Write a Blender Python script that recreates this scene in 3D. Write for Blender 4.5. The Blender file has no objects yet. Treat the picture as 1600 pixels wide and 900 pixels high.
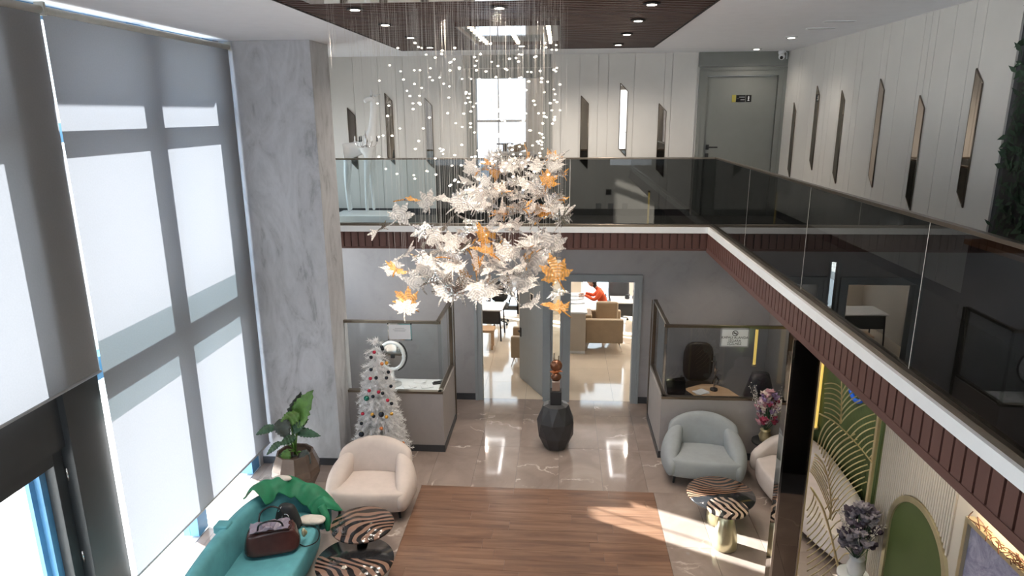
import bpy, bmesh, math, random
from mathutils import Vector, Matrix
random.seed(7)
C = bpy.context.scene.collection
PI = math.pi
# ---------------------------------------------------------------- camera
H = 5.05
F = 1051.95
PITCH, YAW, ROLL = 0.252926, 0.0726552, -0.00692742
cy_, sy_ = math.cos(YAW), math.sin(YAW); cp_, sp_ = math.cos(PITCH), math.sin(PITCH)
fwd = Vector((-sy_*cp_, cy_*cp_, -sp_)); rgt = Vector((cy_, sy_, 0)); dwn = fwd.cross(rgt)
cr_, sr_ = math.cos(ROLL), math.sin(ROLL)
rr = rgt*cr_ - dwn*sr_; dd = rgt*sr_ + dwn*cr_
cam_d = bpy.data.cameras.new('camera'); cam = bpy.data.objects.new('camera', cam_d); C.objects.link(cam)
cam_d.sensor_width = 36; cam_d.lens = F/1600*36; cam_d.clip_start = .05; cam_d.clip_end = 300
cam.matrix_world = Matrix(((rr.x, -dd.x, -fwd.x, 0), (rr.y, -dd.y, -fwd.y, 0), (rr.z, -dd.z, -fwd.z, H), (0, 0, 0, 1)))
bpy.context.scene.camera = cam
def at(px, py, x=None, y=None, z=None):
    """point of the surveyed photograph on the plane x=, y= or z="""
    d = rr*(px-800) + dd*(py-450) + fwd*F
    if x is not None: t = x/d.x
    elif y is not None: t = y/d.y
    else: t = (z-H)/d.z
    return Vector((0, 0, H)) + d*t
# ---------------------------------------------------------------- light
W = bpy.data.worlds.new('sky'); bpy.context.scene.world = W; W.use_nodes = True
bg = W.node_tree.nodes['Background']; bg.inputs[0].default_value = (.80, .90, 1, 1); bg.inputs[1].default_value = 2.5
sun_d = bpy.data.lights.new('sun', 'SUN'); sun_d.energy = 34; sun_d.angle = .012; sun_d.color = (1, .98, .95)
sun = bpy.data.objects.new('sun', sun_d); C.objects.link(sun)
SD = Vector((.9, -.45, -.325)).normalized()
sun.rotation_euler = SD.to_track_quat('-Z', 'Y').to_euler()
vs = bpy.context.scene.view_settings
bpy.context.scene.display_settings.display_device = 'sRGB'
vs.view_transform = 'Standard'; vs.look = 'None'; vs.gamma = 1; vs.use_curve_mapping = False; vs.exposure = 0.85

# ---------------------------------------------------------------- materials
def new_mat(name):
    m = bpy.data.materials.new(name); m.use_nodes = True
    nt = m.node_tree; return m, nt, nt.nodes['Principled BSDF']
def col(c): return (c[0], c[1], c[2], 1)
def coords(nt, scale=(1, 1, 1), kind='Object', rot=(0, 0, 0), rnd=0):
    tc = nt.nodes.new('ShaderNodeTexCoord'); mp = nt.nodes.new('ShaderNodeMapping')
    mp.inputs['Scale'].default_value = scale; mp.inputs['Rotation'].default_value = rot
    if kind == 'World':
        g = nt.nodes.new('ShaderNodeNewGeometry'); src = g.outputs['Position']
    else: src = tc.outputs[kind]
    if rnd:
        oi = nt.nodes.new('ShaderNodeObjectInfo'); mu = nt.nodes.new('ShaderNodeVectorMath'); mu.operation = 'MULTIPLY'
        cx = nt.nodes.new('ShaderNodeCombineXYZ')
        for i in range(3): nt.links.new(oi.outputs['Random'], cx.inputs[i])
        nt.links.new(cx.outputs[0], mu.inputs[0]); mu.inputs[1].default_value = (rnd, rnd*1.7, rnd*.6)
        ad = nt.nodes.new('ShaderNodeVectorMath'); nt.links.new(src, ad.inputs[0]); nt.links.new(mu.outputs[0], ad.inputs[1]); src = ad.outputs[0]
    nt.links.new(src, mp.inputs['Vector']); return mp.outputs[0]
def ramp(nt, fac, stops):
    r = nt.nodes.new('ShaderNodeValToRGB'); el = r.color_ramp.elements
    while len(el) < len(stops): el.new(.5)
    for e, (p, c) in zip(el, stops): e.position = p; e.color = col(c)
    nt.links.new(fac, r.inputs[0]); return r.outputs[0]
def noise(nt, vec, scale, detail=4, rough=.6, dist=0):
    n = nt.nodes.new('ShaderNodeTexNoise'); n.inputs['Scale'].default_value = scale; n.inputs['Detail'].default_value = detail
    n.inputs['Roughness'].default_value = rough; n.inputs['Distortion'].default_value = dist
    nt.links.new(vec, n.inputs['Vector']); return n.outputs['Fac']
def bump(nt, b, h, strength=.3, dist=.01):
    n = nt.nodes.new('ShaderNodeBump'); n.inputs['Strength'].default_value = strength; n.inputs['Distance'].default_value = dist
    nt.links.new(h, n.inputs['Height']); nt.links.new(n.outputs[0], b.inputs['Normal'])
def plain(name, c, rough=.5, metal=0, var=.08, nscale=6, bmp=0, spec=None, coat=0):
    m, nt, b = new_mat(name)
    v = coords(nt); f = noise(nt, v, nscale)
    lo = [x*(1-var) for x in c]; hi = [min(1, x*(1+var)) for x in c]
    nt.links.new(ramp(nt, f, [(.3, lo), (.7, hi)]), b.inputs['Base Color'])
    b.inputs['Roughness'].default_value = rough; b.inputs['Metallic'].default_value = metal
    if coat: b.inputs['Coat Weight'].default_value = coat
    if spec is not None: b.inputs['Specular IOR Level'].default_value = spec
    if bmp: bump(nt, b, noise(nt, coords(nt, kind='Object'), nscale*25, 3), bmp, .004)
    return m
def emis(name, c, s):
    m, nt, b = new_mat(name); b.inputs['Base Color'].default_value = col(c)
    b.inputs['Emission Color'].default_value = col(c); b.inputs['Emission Strength'].default_value = s; return m
def thin_glass(name, tint, ior=1.45, rough=0.0, refl=(1, 1, 1)):
    m = bpy.data.materials.new(name); m.use_nodes = True; nt = m.node_tree; nt.nodes.clear()
    o = nt.nodes.new('ShaderNodeOutputMaterial'); mx = nt.nodes.new('ShaderNodeMixShader')
    t = nt.nodes.new('ShaderNodeBsdfTransparent'); t.inputs[0].default_value = col(tint)
    g = nt.nodes.new('ShaderNodeBsdfGlossy'); g.inputs['Roughness'].default_value = rough; g.inputs[0].default_value = col(refl)
    fr = nt.nodes.new('ShaderNodeFresnel'); fr.inputs[0].default_value = ior
    ge = nt.nodes.new('ShaderNodeNewGeometry'); mu = nt.nodes.new('ShaderNodeMath'); mu.operation = 'MULTIPLY'; iv = nt.nodes.new('ShaderNodeMath'); iv.operation = 'SUBTRACT'; iv.inputs[0].default_value = 1
    nt.links.new(ge.outputs['Backfacing'], iv.inputs[1]); nt.links.new(fr.outputs[0], mu.inputs[0]); nt.links.new(iv.outputs[0], mu.inputs[1])
    nt.links.new(mu.outputs[0], mx.inputs[0]); nt.links.new(t.outputs[0], mx.inputs[1]); nt.links.new(g.outputs[0], mx.inputs[2])
    nt.links.new(mx.outputs[0], o.inputs[0]); return m
M = {}
M['white_paint'] = plain('white_ceiling_paint', (.88, .89, .93), .8, var=.02)
M['panel_white'] = plain('ivory_wall_panel', (.74, .715, .68), .55, var=.03, nscale=2)
M['black'] = plain('black_gloss', (.012, .012, .013), .15)
M['black_matte'] = plain('black_matte', (.02, .02, .022), .6)
M['charcoal'] = plain('charcoal_aluminium', (.035, .038, .042), .42, bmp=.05)
M['blue_frame'] = plain('sky_blue_anodised_frame', (.10, .28, .50), .4)  # sky's blue sheen on the metal is put into the base colour
M['bronze'] = plain('bronze_metal', (.20, .165, .13), .3, metal=.9)
M['chrome'] = plain('chrome', (.75, .72, .70), .12, metal=1)
M['gold'] = plain('brushed_gold', (.72, .60, .36), .36, metal=.7)
M['soft_gold'] = plain('champagne_gold', (.66, .60, .40), .3, metal=.75)
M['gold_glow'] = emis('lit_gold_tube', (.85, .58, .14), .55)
M['skirting'] = plain('dark_grey_skirting', (.045, .048, .055), .4)
M['door_grey'] = plain('grey_green_door_paint', (.24, .245, .225), .45, var=.03)
M['frame_grey'] = plain('blue_grey_frame_paint', (.31, .34, .36), .45, var=.03)
M['carpet'] = plain('dark_grey_carpet', (.10, .095, .09), .9, var=.3, nscale=40)
M['cream_fabric'] = plain('cream_fabric', (.56, .475, .43), .9, var=.05, nscale=8, bmp=.25)
M['grey_fabric'] = plain('grey_green_fabric', (.275, .295, .31), .9, var=.06, nscale=8, bmp=.25)
M['beige_fabric'] = plain('pale_beige_fabric', (.52, .455, .43), .9, var=.05, bmp=.25)
M['teal_fabric'] = plain('teal_velvet', (.085, .29, .33), .75, var=.12, bmp=.3)
M['tan_leather'] = plain('tan_leather', (.42, .31, .20), .5, var=.06)
M['green_cloth'] = plain('emerald_green_cloth', (.01, .16, .075), .65, var=.2)
M['pale_cloth'] = plain('pale_lining', (.6, .55, .5), .8)
M['vase_dark'] = plain('dark_grey_ceramic', (.035, .035, .038), .45, var=.2)
M['white_gloss'] = plain('white_gloss', (.85, .86, .87), .25, var=.02)
M['taupe_groove_shade'] = plain('taupe_groove_shade', (.27, .22, .17), .8)  # shade of the gaps between the cream slats put into the colour
M['cream_wall'] = plain('cream_wall_paint', (.62, .56, .48), .6, var=.02)
M['green_wall'] = plain('olive_green_paint', (.085, .115, .035), .6, var=.05)
M['green_panel'] = plain('olive_green_panel', (.10, .135, .04), .55, var=.04)
M['lilac_column'] = plain('lilac_render', (.60, .50, .58), .8, var=.04)
M['paving'] = plain('pale_paving', (.75, .73, .70), .85)
M['plaster_dark'] = None
def plaster(name, c, veil, scale=1.0, streak=False):
    m, nt, b = new_mat(name)
    v = coords(nt, (1.3, 1.3, .55) if streak else (1, 1, 1), 'World', (0.0, .6, .6) if streak else (0, 0, 0))
    f = noise(nt, v, 2.2*scale, 8, .62, 1.6 if streak else .6)
    f2 = noise(nt, v, 9*scale, 6, .7, .8)
    mx = nt.nodes.new('ShaderNodeMath'); mx.operation = 'MULTIPLY_ADD'; mx.inputs[1].default_value = .35
    nt.links.new(f2, mx.inputs[0]); nt.links.new(f, mx.inputs[2])
    lo = [x*(1-veil) for x in c]; hi = [min(1, x*(1+veil*.6)) for x in c]
    nt.links.new(ramp(nt, mx.outputs[0], [(.48, lo), (.60, c), (.8, hi)]), b.inputs['Base Color'])
    b.inputs['Roughness'].default_value = .5; bump(nt, b, f2, .08, .01); return m
M['plaster'] = plaster('grey_venetian_plaster', (.35, .34, .35), .10, .8)
M['pillar'] = plaster('marbled_pillar_plaster', (.50, .50, .52), .32, 1.0, True)
M['cubicle'] = plaster('warm_grey_plaster', (.36, .33, .32), .08, 1)
# polished marble tile
m, nt, b = new_mat('polished_beige_marble'); M['marble'] = m
v = coords(nt, (1, 1, 1), 'World', rnd=9)
f = noise(nt, v, 1.3, 6, .6, 1.0)
base = ramp(nt, f, [(.3, (.235, .180, .155)), (.55, (.295, .235, .205)), (.75, (.34, .28, .245))])
wv = nt.nodes.new('ShaderNodeTexVoronoi'); wv.feature = 'DISTANCE_TO_EDGE'; wv.inputs['Scale'].default_value = 1.25
n2 = nt.nodes.new('ShaderNodeTexNoise'); n2.inputs['Scale'].default_value = 2.2; n2.inputs['Detail'].default_value = 6; nt.links.new(v, n2.inputs['Vector'])
ad = nt.nodes.new('ShaderNodeMixRGB'); ad.inputs[0].default_value = .55; nt.links.new(v, ad.inputs[1]); nt.links.new(n2.outputs['Color'], ad.inputs[2]); nt.links.new(ad.outputs[0], wv.inputs['Vector'])
vein = ramp(nt, wv.outputs['Distance'], [(0, (1, 1, 1)), (.008, (.5, .5, .5)), (.02, (0, 0, 0))])
gate = ramp(nt, noise(nt, v, 1.7, 2), [(.5, (0, 0, 0)), (.62, (.75, .75, .75))])
mm = nt.nodes.new('ShaderNodeMixRGB'); mm.blend_type = 'MULTIPLY'; mm.inputs[0].default_value = 1; nt.links.new(vein, mm.inputs[1]); nt.links.new(gate, mm.inputs[2])
mc = nt.nodes.new('ShaderNodeMixRGB'); nt.links.new(mm.outputs[0], mc.inputs[0]); nt.links.new(base, mc.inputs[1]); mc.inputs[2].default_value = (.72, .62, .55, 1)
nt.links.new(mc.outputs[0], b.inputs['Base Color']); b.inputs['Roughness'].default_value = .07; b.inputs['IOR'].default_value = 1.6
M['office_tile'] = plain('polished_cream_tile', (.66, .56, .45), .08, var=.04, nscale=2)
# wood plank
def wood(name, a, bb, c, rough=.35, axis=0, scale=1, rnd=14):
    m, nt, b = new_mat(name)
    s = [14, 14, 14]; s[axis] = 1.1
    v = coords(nt, tuple(k*scale for k in s), 'World', rnd=rnd)
    f = noise(nt, v, 1.0, 8, .68, .9)
    nt.links.new(ramp(nt, f, [(.28, a), (.5, bb), (.74, c)]), b.inputs['Base Color'])
    b.inputs['Roughness'].default_value = rough; bump(nt, b, f, .12, .004)
    oi = nt.nodes.new('ShaderNodeObjectInfo'); return m
M['plank'] = wood('walnut_plank', (.095, .048, .032), (.185, .100, .064), (.27, .165, .112), .33, scale=.8)
M['slat'] = wood('dark_walnut_slat', (.035, .014, .009), (.07, .028, .018), (.10, .045, .03), .4)
M['fascia'] = plain('brown_fascia', (.105, .046, .037), .5, var=.06)
M['oak'] = wood('pale_oak', (.45, .27, .14), (.55, .35, .2), (.62, .42, .26), .45)
M['shelf_wood'] = plain('orange_wood', (.5, .22, .08), .5)
# zebra table top: bent bands of dark and light wood
def zebra(name, flip=1, dark=(.012, .010, .010), light=(.22, .13, .095), centre=(.5, 0, 0), sc=20, half=None):
    m, nt, b = new_mat(name)
    v = coords(nt, (1, 1.6, 1), 'Object')
    n = nt.nodes.new('ShaderNodeTexNoise'); n.inputs['Scale'].default_value = 2.0; n.inputs['Detail'].default_value = 1; nt.links.new(v, n.inputs['Vector'])
    mx = nt.nodes.new('ShaderNodeMixRGB'); mx.inputs[0].default_value = .24; nt.links.new(v, mx.inputs[1]); nt.links.new(n.outputs['Color'], mx.inputs[2])
    sub = nt.nodes.new('ShaderNodeVectorMath'); sub.operation = 'SUBTRACT'; nt.links.new(mx.outputs[0], sub.inputs[0]); sub.inputs[1].default_value = centre
    w = nt.nodes.new('ShaderNodeTexWave'); w.wave_type = 'RINGS'; w.rings_direction = 'Z'; w.inputs['Scale'].default_value = sc/6.28*2; w.inputs['Distortion'].default_value = .8; w.inputs['Detail'].default_value = 1
    nt.links.new(sub.outputs[0], w.inputs['Vector'])
    r = nt.nodes.new('ShaderNodeValToRGB'); r.color_ramp.elements[0].position = .46; r.color_ramp.elements[1].position = .54
    r.color_ramp.elements[0].color = col(dark); r.color_ramp.elements[1].color = col(light); nt.links.new(w.outputs['Fac'], r.inputs[0])
    out = r.outputs[0]
    if half:   # (nx, ny, d): the black lacquered half
        dp = nt.nodes.new('ShaderNodeVectorMath'); dp.operation = 'DOT_PRODUCT'
        tc = nt.nodes.new('ShaderNodeTexCoord'); nt.links.new(tc.outputs['Object'], dp.inputs[0]); dp.inputs[1].default_value = (half[0], half[1], 0)
        gt = nt.nodes.new('ShaderNodeMath'); gt.operation = 'GREATER_THAN'; gt.inputs[1].default_value = half[2]; nt.links.new(dp.outputs['Value'], gt.inputs[0])
        mh = nt.nodes.new('ShaderNodeMixRGB'); nt.links.new(gt.outputs[0], mh.inputs[0]); nt.links.new(out, mh.inputs[1]); mh.inputs[2].default_value = (.018, .018, .02, 1); out = mh.outputs[0]
    nt.links.new(out, b.inputs['Base Color']); b.inputs['Roughness'].default_value = .12; return m
M['pale_glass'] = thin_glass('pale_blue_glass', (.80, .86, .88), 1.35)
M['clear_glass'] = thin_glass('clear_glass', (.93, .95, .95), 1.35)
M['cubicle_glass'] = thin_glass('cubicle_glass', (.78, .80, .82), 1.5)
M['tinted_glass'] = thin_glass('smoked_glass', (.35, .365, .37), 1.42)
M['spandrel'] = thin_glass('frosted_spandrel_glass', (.62, .68, .68), 1.4, .2)
M['window_glass'] = thin_glass('window_glass', (.95, .97, .97), 1.25)
M['mirror'] = plain('bronze_mirror', (.42, .37, .32), .02, metal=1, var=0)
M['dark_mirror'] = plain('smoked_mirror', (.30, .27, .25), .02, metal=1, var=0)
M['steel_mirror'] = plain('polished_steel', (.8, .78, .76), .04, metal=1, var=0)
def blind_mat():
    m = bpy.data.materials.new('roller_blind_screen'); m.use_nodes = True; nt = m.node_tree; nt.nodes.clear()
    o = nt.nodes.new('ShaderNodeOutputMaterial'); a = nt.nodes.new('ShaderNodeMixShader'); a.inputs[0].default_value = .62
    d = nt.nodes.new('ShaderNodeBsdfDiffuse'); t = nt.nodes.new('ShaderNodeBsdfTranslucent')
    v = coords(nt, (1, 1, 1), 'World'); f = noise(nt, v, 60, 2)
    nt.links.new(ramp(nt, f, [(.3, (.62, .61, .62)), (.7, (.66, .65, .66))]), d.inputs[0]); t.inputs[0].default_value = (.066, .069, .077, 1)
    nt.links.new(d.outputs[0], a.inputs[1]); nt.links.new(t.outputs[0], a.inputs[2]); nt.links.new(a.outputs[0], o.inputs[0]); return m
M['blind'] = blind_mat()
def leaf_glass(name, c, emit=0):
    m = bpy.data.materials.new(name); m.use_nodes = True; nt = m.node_tree; nt.nodes.clear()
    o = nt.nodes.new('ShaderNodeOutputMaterial'); a = nt.nodes.new('ShaderNodeMixShader'); a.inputs[0].default_value = .5
    d = nt.nodes.new('ShaderNodeBsdfDiffuse'); t = nt.nodes.new('ShaderNodeBsdfTranslucent'); d.inputs[0].default_value = col(c); t.inputs[0].default_value = col(c)
    g = nt.nodes.new('ShaderNodeBsdfGlossy'); g.inputs['Roughness'].default_value = .15; fr = nt.nodes.new('ShaderNodeFresnel'); fr.inputs[0].default_value = 1.6
    tr = nt.nodes.new('ShaderNodeBsdfTransparent'); b2 = nt.nodes.new('ShaderNodeMixShader'); b3 = nt.nodes.new('ShaderNodeMixShader')
    v = coords(nt, (1, 1, 1), 'Object'); w = nt.nodes.new('ShaderNodeTexWave'); w.wave_type = 'RINGS'; w.rings_direction = 'SPHERICAL'; w.inputs['Scale'].default_value = 13; w.inputs['Distortion'].default_value = 8
    nt.links.new(v, w.inputs['Vector'])
    rp = nt.nodes.new('ShaderNodeMapRange'); rp.inputs[3].default_value = .0; rp.inputs[4].default_value = .42; nt.links.new(w.outputs['Fac'], rp.inputs[0])
    bp = nt.nodes.new('ShaderNodeBump'); bp.inputs['Strength'].default_value = .6; bp.inputs['Distance'].default_value = .01; nt.links.new(w.outputs['Fac'], bp.inputs['Height'])
    for n in (d, g): nt.links.new(bp.outputs[0], n.inputs['Normal'])
    nt.links.new(d.outputs[0], a.inputs[1]); nt.links.new(t.outputs[0], a.inputs[2])
    nt.links.new(rp.outputs[0], b2.inputs[0]); nt.links.new(a.outputs[0], b2.inputs[1]); nt.links.new(tr.outputs[0], b2.inputs[2])
    nt.links.new(fr.outputs[0], b3.inputs[0]); nt.links.new(b2.outputs[0], b3.inputs[1]); nt.links.new(g.outputs[0], b3.inputs[2])
    nt.links.new(b3.outputs[0], o.inputs[0]); return m
M['leaf_clear'] = leaf_glass('clear_cast_glass', (.93, .88, .84))
M['leaf_amber'] = leaf_glass('amber_cast_glass', (.90, .42, .08))
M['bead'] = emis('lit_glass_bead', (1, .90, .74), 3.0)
M['bulb'] = emis('lit_bulb', (1, .86, .66), 4)
M['downlight'] = emis('downlight_lens', (1, .93, .82), 4)
M['led'] = emis('led_line', (1, .97, .93), 6)
M['wire'] = plain('steel_wire', (.70, .66, .62), .5, metal=.2)
M['leaf_green'] = plain('bright_leaf', (.085, .19, .03), .45, var=.3, nscale=10)
M['leaf_dark'] = plain('dark_leaf', (.03, .085, .04), .45, var=.35, nscale=10)
M['leaf_purple'] = plain('purple_green_leaf', (.05, .06, .05), .45, var=.3)
M['soil'] = plain('dark_soil', (.05, .03, .02), .9)
M['pot'] = plain('bronze_glazed_pot', (.17, .125, .10), .22, metal=.4, var=.3, nscale=3)
M['brown_leather'] = plain('glossy_brown_leather', (.06, .022, .020), .22, var=.3)
M['tinsel'] = plain('white_tinsel', (.93, .92, .92), .7, var=.05)
M['screen_black'] = plain('monitor_black', (.01, .01, .012), .2)
M['paper'] = plain('white_paper', (.8, .8, .82), .7, var=.02)
M['skin'] = plain('skin', (.55, .33, .24), .5)
M['hair'] = plain('black_hair', (.012, .010, .010), .45)
M['orange_cloth'] = plain('orange_knit', (.75, .11, .035), .8)
M['jeans'] = plain('dark_trousers', (.04, .05, .08), .8)

# ---------------------------------------------------------------- geometry helpers
class MB:
    def __init__(s): s.v = []; s.f = []; s.sm = []
    def add(s, vs, fs, smooth=False):
        o = len(s.v); s.v += [tuple(v) for v in vs]; s.f += [tuple(i+o for i in f) for f in fs]; s.sm += [smooth]*len(fs); return s
    def box(s, x0, x1, y0, y1, z0, z1):
        return s.add([(x, y, z) for z in (z0, z1) for (x, y) in ((x0, y0), (x1, y0), (x1, y1), (x0, y1))],
                     [(3, 2, 1, 0), (4, 5, 6, 7), (0, 1, 5, 4), (1, 2, 6, 5), (2, 3, 7, 6), (3, 0, 4, 7)])
    def cyl(s, x, y, z0, z1, r, n=20, r2=None, smooth=True):
        r2 = r if r2 is None else r2
        vs = [(x+r*math.cos(2*PI*i/n), y+r*math.sin(2*PI*i/n), z0) for i in range(n)] + [(x+r2*math.cos(2*PI*i/n), y+r2*math.sin(2*PI*i/n), z1) for i in range(n)]
        s.add(vs, [(i, (i+1) % n, n+(i+1) % n, n+i) for i in range(n)], smooth)
        o = len(s.v)-2*n; s.f += [tuple(o+n-1-i for i in range(n)), tuple(o+n+i for i in range(n))]; s.sm += [False, False]; return s
    def lathe(s, prof, n=24, x=0, y=0, smooth=True, offset=None):
        vs = []
        for k, (r, z) in enumerate(prof):
            a0 = (PI/n if (offset and offset[k]) else 0)
            vs += [(x+r*math.cos(2*PI*i/n+a0), y+r*math.sin(2*PI*i/n+a0), z) for i in range(n)]
        fs = []
        for k in range(len(prof)-1):
            a, b = k*n, (k+1)*n
            if offset and offset[k] != offset[k+1]:
                for i in range(n):
                    j = (i+1) % n
                    if offset[k+1]: fs += [(a+i, a+j, b+i), (a+j, b+j, b+i)]
                    else: fs += [(a+i, a+j, b+j), (a+i, b+j, b+i)]
            else: fs += [(a+i, a+(i+1) % n, b+(i+1) % n, b+i) for i in range(n)]
        fs += [tuple(n-1-i for i in range(n)), tuple((len(prof)-1)*n+i for i in range(n))]
        return s.add(vs, fs, smooth)
    def tube(s, pts, r, n=8, closed=False, smooth=True, flat=None):
        pts = [Vector(p) for p in pts]; m = len(pts); rs = r if isinstance(r, (list, tuple)) else [r]*m
        vs = []; up = Vector((0, 0, 1))
        for i, p in enumerate(pts):
            t = (pts[(i+1) % m]-pts[i-1]) if closed else (pts[min(i+1, m-1)]-pts[max(i-1, 0)])
            t.normalize(); a = t.cross(up)
            if a.length < .05: a = t.cross(Vector((0, 1, 0)))
            a.normalize(); b = a.cross(t)
            vs += [tuple(p + a*math.cos(2*PI*k/n)*rs[i] + b*math.sin(2*PI*k/n)*rs[i]*(flat or 1)) for k in range(n)]
        fs = []
        for i in range(m if closed else m-1):
            q = (i+1) % m
            fs += [(i*n+k, i*n+(k+1) % n, q*n+(k+1) % n, q*n+k) for k in range(n)]
        if not closed: fs += [tuple(n-1-k for k in range(n)), tuple((m-1)*n+k for k in range(n))]
        return s.add(vs, fs, smooth)
    def loft(s, rings, smooth=True, cap=True):
        n = len(rings[0]); vs = [p for r in rings for p in r]
        fs = [(i*n+k, i*n+(k+1) % n, (i+1)*n+(k+1) % n, (i+1)*n+k) for i in range(len(rings)-1) for k in range(n)]
        if cap: fs += [tuple(n-1-k for k in range(n)), tuple((len(rings)-1)*n+k for k in range(n))]
        return s.add(vs, fs, smooth)
    def ball(s, c, r, n=10, m=6, sq=1.0):
        rx, ry, rz = r if isinstance(r, (list, tuple)) else (r, r, r)
        f = lambda t: math.copysign(abs(t)**sq, t)
        vs = [(c[0], c[1], c[2]-rz)]
        for j in range(1, m):
            a = -PI/2+PI*j/m
            vs += [(c[0]+rx*f(math.cos(a))*f(math.cos(2*PI*i/n)), c[1]+ry*f(math.cos(a))*f(math.sin(2*PI*i/n)), c[2]+rz*f(math.sin(a))) for i in range(n)]
        vs.append((c[0], c[1], c[2]+rz)); L = len(vs)-1
        fs = [(0, 1+(i+1) % n, 1+i) for i in range(n)]
        for j in range(m-2): fs += [(1+j*n+i, 1+j*n+(i+1) % n, 1+(j+1)*n+(i+1) % n, 1+(j+1)*n+i) for i in range(n)]
        b = 1+(m-2)*n; fs += [(b+i, b+(i+1) % n, L) for i in range(n)]
        return s.add(vs, fs, True)
    def prism(s, poly, axis, a, b):
        """poly of 2-tuples extruded along axis from a to b"""
        def P(u, v, w): return {'x': (w, u, v), 'y': (u, w, v), 'z': (u, v, w)}[axis]
        n = len(poly); vs = [P(u, v, a) for u, v in poly]+[P(u, v, b) for u, v in poly]
        fs = [(i, (i+1) % n, n+(i+1) % n, n+i) for i in range(n)]+[tuple(n-1-i for i in range(n)), tuple(n+i for i in range(n))]
        return s.add(vs, fs)
    def mesh(s, name, mat):
        me = bpy.data.meshes.new(name); me.from_pydata(s.v, [], s.f)
        me.polygons.foreach_set('use_smooth', s.sm); me.materials.append(mat)
        bm = bmesh.new(); bm.from_mesh(me); bmesh.ops.recalc_face_normals(bm, faces=bm.faces); bm.to_mesh(me); bm.free()
        me.update(); return me
    def build(s, name, mat, parent=None, bevel=0, sub=0, loc=None, rot=None, solid=0):
        o = bpy.data.objects.new(name, s.mesh(name, mat)); return finish(o, parent, bevel, sub, loc, rot, solid)
def finish(o, parent=None, bevel=0, sub=0, loc=None, rot=None, solid=0):
    C.objects.link(o)
    if parent: o.parent = parent
    if loc is not None: o.location = loc
    if rot is not None: o.rotation_euler = rot
    if solid: md = o.modifiers.new('solid', 'SOLIDIFY'); md.thickness = solid; md.offset = 0
    if bevel: md = o.modifiers.new('bevel', 'BEVEL'); md.width = bevel; md.segments = 3; md.limit_method = 'ANGLE'; md.angle_limit = .7
    if sub: md = o.modifiers.new('sub', 'SUBSURF'); md.levels = sub; md.render_levels = sub
    return o
def tag(o, label, cat, group=None, kind=None):
    o['label'] = label; o['category'] = cat
    if group: o['group'] = group
    if kind: o['kind'] = kind
    return o
def thing(name, label, cat, loc, rz=0, group=None):
    o = bpy.data.objects.new(name, None); C.objects.link(o); o.location = loc; o.rotation_euler = (0, 0, rz); o.empty_display_size = .1
    return tag(o, label, cat, group)
def struct(name, mb, mat, parent=None, bevel=0, label=None):
    o = mb.build(name, mat, parent, bevel)
    if not parent: o['kind'] = 'structure'
    if label: o['label'] = label
    return o
def inst(name, me, parent, loc=(0, 0, 0), rot=(0, 0, 0), scale=(1, 1, 1)):
    o = bpy.data.objects.new(name, me); C.objects.link(o); o.parent = parent; o.location = loc; o.rotation_euler = rot; o.scale = scale; return o
def copy_tree(o, parent=None):
    c = o.copy(); C.objects.link(c); c.parent = parent
    for ch in o.children: copy_tree(ch, c)
    return c
def B(*a): return MB().box(*a)
def text(body, size, mat, parent, loc, rot, name='lettering', thick=.001, align='CENTER'):
    cu = bpy.data.curves.new(name, 'FONT'); cu.body = body; cu.size = size; cu.extrude = thick; cu.align_x = align; cu.align_y = 'CENTER'
    t = bpy.data.objects.new(name, cu); C.objects.link(t)
    dg = bpy.context.evaluated_depsgraph_get(); me = bpy.data.meshes.new_from_object(t.evaluated_get(dg)); bpy.data.objects.remove(t)
    me.name = name; me.materials.clear(); me.materials.append(mat)
    return inst(name, me, parent, loc, rot)
def spot(name, loc, energy, size=1.9, color=(1, .86, .68), blend=.8, r=.04, tilt=(0, 0, 0)):
    l = bpy.data.lights.new(name, 'SPOT'); l.energy = energy; l.spot_size = size; l.spot_blend = blend; l.color = color; l.shadow_soft_size = r
    o = bpy.data.objects.new(name, l); C.objects.link(o); o.location = loc; o.rotation_euler = tilt; return o
def smooth_path(pts, k=6):
    pts = [Vector(p) for p in pts]; out = []
    for i in range(len(pts)-1):
        p0, p1, p2, p3 = pts[max(i-1, 0)], pts[i], pts[i+1], pts[min(i+2, len(pts)-1)]
        for j in range(k):
            t = j/k
            out.append(.5*((2*p1)+(p2-p0)*t+(2*p0-5*p1+4*p2-p3)*t*t+(3*p1-p0-3*p2+p3)*t**3))
    out.append(pts[-1]); return out
# ================================================================= STRUCTURE
XL, XR = -4.4, 3.6            # window wall, right wall
YG, YU = 11.34, 11.5          # ground back wall, upper back wall
XF, YF = 2.24, 10.2           # edges of the gallery round the void
ZM, ZS, ZC = 3.37, 3.04, 5.98 # gallery floor, gallery soffit, ceiling
YN = -2.0                     # wall behind the camera

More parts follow.
